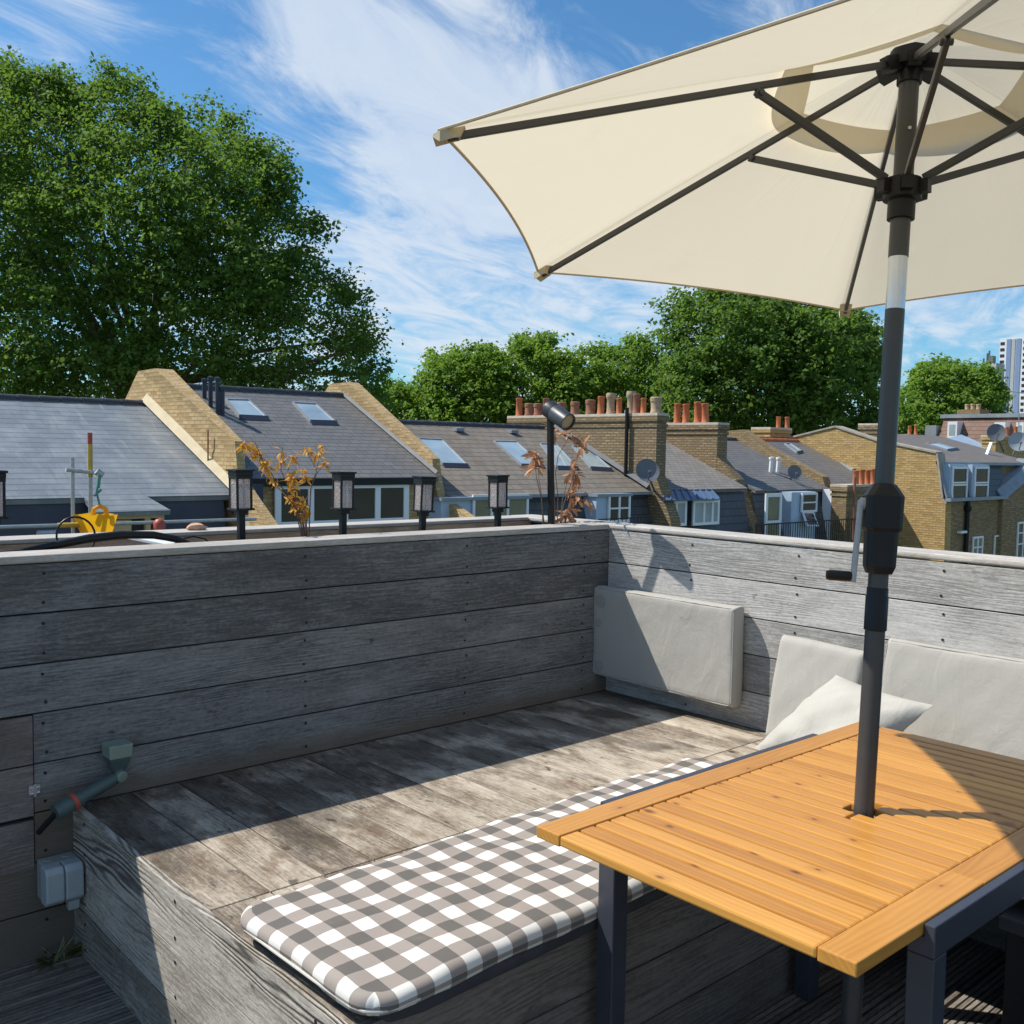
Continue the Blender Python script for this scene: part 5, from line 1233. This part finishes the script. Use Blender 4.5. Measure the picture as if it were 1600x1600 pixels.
# ------------------------------------------------------------------ trees
def in_poly(px, py, poly):
    ins = np.zeros(px.shape, bool); n = len(poly)
    for i in range(n):
        x0, y0 = poly[i]; x1, y1 = poly[(i+1) % n]
        c_ = ((y0 > py) != (y1 > py)) & (px < (x1-x0)*(py-y0)/((y1-y0)+1e-9)+x0); ins ^= c_
    return ins
def edge_d(px, py, poly):
    dm = np.full(px.shape, 1e9); n = len(poly)
    for i in range(n):
        x0, y0 = poly[i]; x1, y1 = poly[(i+1) % n]; L2 = (x1-x0)**2+(y1-y0)**2+1e-9
        t = np.clip(((px-x0)*(x1-x0)+(py-y0)*(y1-y0))/L2, 0, 1); dm = np.minimum(dm, np.hypot(px-x0-t*(x1-x0), py-y0-t*(y1-y0)))
    return dm
RB = np.array([_R, _U, _F])
def tree(label, poly, dist, thick, ncl, nlf, crad, lsize, trunk_px, mat, seed, group=None, spray=.18):
    rg = np.random.default_rng(seed); xs_ = [p[0] for p in poly]; ys_ = [p[1] for p in poly]
    qx, qy = [], []
    while len(qx) < ncl:
        a = rg.uniform(min(xs_), max(xs_), 4000); c_ = rg.uniform(min(ys_), max(ys_), 4000); k = in_poly(a, c_, poly); qx += list(a[k]); qy += list(c_[k])
    qx = np.array(qx[:ncl]); qy = np.array(qy[:ncl]); ed = edge_d(qx, qy, poly)*dist/FPX
    half = np.minimum(thick, np.sqrt(np.maximum(ed*(2*thick-np.minimum(ed, thick)), .0)))
    dep = half*np.sign(rg.uniform(-1, 1, ncl))*rg.uniform(0, 1, ncl)**.45
    dirs = RB[2][None]+RB[0][None]*((qx-800)/FPX)[:, None]-RB[1][None]*((qy-800)/FPX)[:, None]
    cen = np.array(EYE)[None]+dirs*(dist+dep)[:, None]
    # each lobe carries leafy sprays near its skin, each spray a handful of leaves
    nsp = 17; nl2 = max(4, int(nlf/nsp))
    cr = crad*rg.uniform(.5, 1.35, ncl); cr = np.minimum(cr, np.maximum(ed*1.15, crad*.45))
    ns = ncl*nsp; li = np.repeat(np.arange(ncl), nsp)
    sv = rg.normal(size=(ns, 3)); sv[:, 2] += .4; sv /= np.linalg.norm(sv, axis=1)[:, None]
    scen = cen[li]+sv*(cr[li]*(rg.uniform(.25, 1, ns)**.6)*rg.choice([1, 1, 1, 1.35], ns))[:, None]*np.array([1.05, 1.05, .8])
    n = ns*nl2; si = np.repeat(np.arange(ns), nl2); ci = li[si]
    v = rg.normal(size=(n, 3)); v /= np.linalg.norm(v, axis=1)[:, None]
    srad = crad*.30*rg.uniform(.6, 1.3, ns)
    pos = scen[si]+v*(srad[si]*rg.uniform(0, 1, n)**.5)[:, None]*np.array([1.15, 1.15, .6])
    # hanging a little along the spray direction
    pos += sv[si]*(srad[si]*rg.uniform(-.5, .8, n))[:, None]
    v = sv[si]*.6+v*.5
    nr = v*.55+np.array([-.12, .12, .55])+rg.normal(size=(n, 3))*.5; nr /= np.linalg.norm(nr, axis=1)[:, None]
    tv = np.cross(nr, rg.normal(size=(n, 3))); tv /= np.linalg.norm(tv, axis=1)[:, None]; bv = np.cross(nr, tv)
    L = (lsize*rg.uniform(.6, 1.35, n))[:, None]; Wd = L*rg.uniform(.55, .85, n)[:, None]
    P0 = pos-tv*L*.5; P2 = pos+tv*L*.5-nr*L*.12; P1 = pos+bv*Wd*.5+nr*L*.1; P3 = pos-bv*Wd*.5+nr*L*.1
    V = np.stack([P0, P1, P2, P3], 1).reshape(-1, 3).astype(np.float32)
    me = bpy.data.meshes.new('crown'); me.vertices.add(4*n); me.vertices.foreach_set('co', V.ravel())
    me.loops.add(4*n); me.loops.foreach_set('vertex_index', np.arange(4*n, dtype=np.int32)); me.polygons.add(n); me.polygons.foreach_set('loop_start', np.arange(0, 4*n, 4, dtype=np.int32))
    me.update(calc_edges=True); me.materials.append(mat)
    rr = (rg.uniform(0, 1, ncl)[ci]*.3+rg.uniform(0, 1, ns)[si]*.3+rg.uniform(0, 1, n)*.4).astype(np.float32)
    at_ = me.attributes.new('rnd', 'FLOAT', 'FACE'); at_.data.foreach_set('value', rr)
    base = EYE+ray(*trunk_px)*dist; t = thing('broadleaf_tree', label, 'tree', (base.x, base.y, GZ), group)
    co = bpy.data.objects.new('crown', me); COL.objects.link(co); co.parent = t; co.location = -t.location
    b = MB(); top = Vector((base.x, base.y, base.z)); random.seed(seed)
    fork = Vector((base.x, base.y, GZ+(base.z-GZ)*.6)); R_t = .035*(max(ys_)-min(ys_))*dist/FPX*.9
    b.tube([(base.x, base.y, GZ), (base.x+.1, base.y, (GZ+fork.z)/2), fork, top], [R_t*1.25, R_t, R_t*.85, R_t*.35], 12)
    for i in rg.choice(ncl, 26, replace=False):
        e_ = Vector(cen[i]); s = Vector(fork).lerp(top, random.uniform(0, .9)); mid_ = s.lerp(e_, .5)+Vector((0, 0, .6))+rv(.5)
        b.tube([s, mid_, e_], [R_t*.4, R_t*.22, R_t*.06], 7)
    b.build('trunk', M['bark'], t, smooth=True); return t
TRG = 'street trees behind the terrace'
BIG = [(-160, 110), (-60, 105), (0, 100), (60, 112), (110, 135), (132, 165), (150, 120), (185, 122), (225, 138), (240, 165), (262, 178), (300, 190), (322, 165), (352, 175), (360, 190), (385, 210), (402, 205), (425, 250), (442, 278), (446, 300), (435, 325), (470, 335), (505, 338), (505, 365), (490, 395), (495, 420), (535, 430), (545, 460), (570, 485), (590, 512), (578, 545), (585, 575), (605, 620), (600, 700), (300, 700), (-160, 700)]
tree('huge dark green plane tree towering over the left roofs', BIG, 46, 6.5, 820, 240, 1.6, .20, (230, 560), M['leaf'], 21, TRG)
M1 = [(575, 640), (600, 605), (625, 600), (645, 625), (660, 595), (668, 565), (690, 552), (712, 558), (735, 548), (765, 545), (790, 560), (795, 620), (790, 700), (570, 700)]
M2 = [(770, 600), (775, 560), (800, 545), (812, 520), (828, 540), (850, 528), (875, 545), (890, 560), (915, 585), (920, 700), (770, 700)]
M3 = [(890, 590), (905, 552), (935, 545), (965, 555), (985, 540), (1008, 530), (1025, 545), (1022, 575), (1035, 600), (1050, 630), (1050, 700), (890, 700)]
tree('bright green tree left of the chimney pots, its low edge beside open sky', M1, 62, 4.0, 150, 210, 1.45, .26, (690, 640), M['leaf_light'], 22, TRG)
tree('bright green tree with pointed top behind the spotlight post', M2, 64, 4.0, 125, 210, 1.4, .26, (845, 640), M['leaf_light'], 23, TRG)
tree('bright green tree behind the long row of chimney pots', M3, 66, 4.0, 110, 210, 1.4, .26, (970, 640), M['leaf_light'], 24, TRG)
R1 = [(1040, 620), (1030, 590), (1042, 570), (1035, 545), (1050, 520), (1040, 500), (1055, 470), (1085, 455), (1130, 440), (1200, 440), (1270, 455), (1310, 480), (1340, 500), (1365, 525), (1372, 560), (1380, 575), (1368, 610), (1378, 650), (1375, 720), (1050, 720)]
tree('big round green tree rising under the parasol edge', R1, 58, 6.0, 330, 230, 1.7, .26, (1205, 620), M['leaf'], 25, TRG)
R2 = [(1395, 640), (1405, 610), (1420, 605), (1432, 580), (1462, 570), (1475, 566), (1500, 572), (1515, 574), (1535, 578), (1550, 590), (1562, 605), (1566, 630), (1560, 655), (1550, 700), (1400, 700)]
tree('small rounded green tree between the parasol pole and the tower', R2, 88, 5.0, 170, 190, 1.7, .32, (1480, 640), M['leaf_light'], 26, TRG)
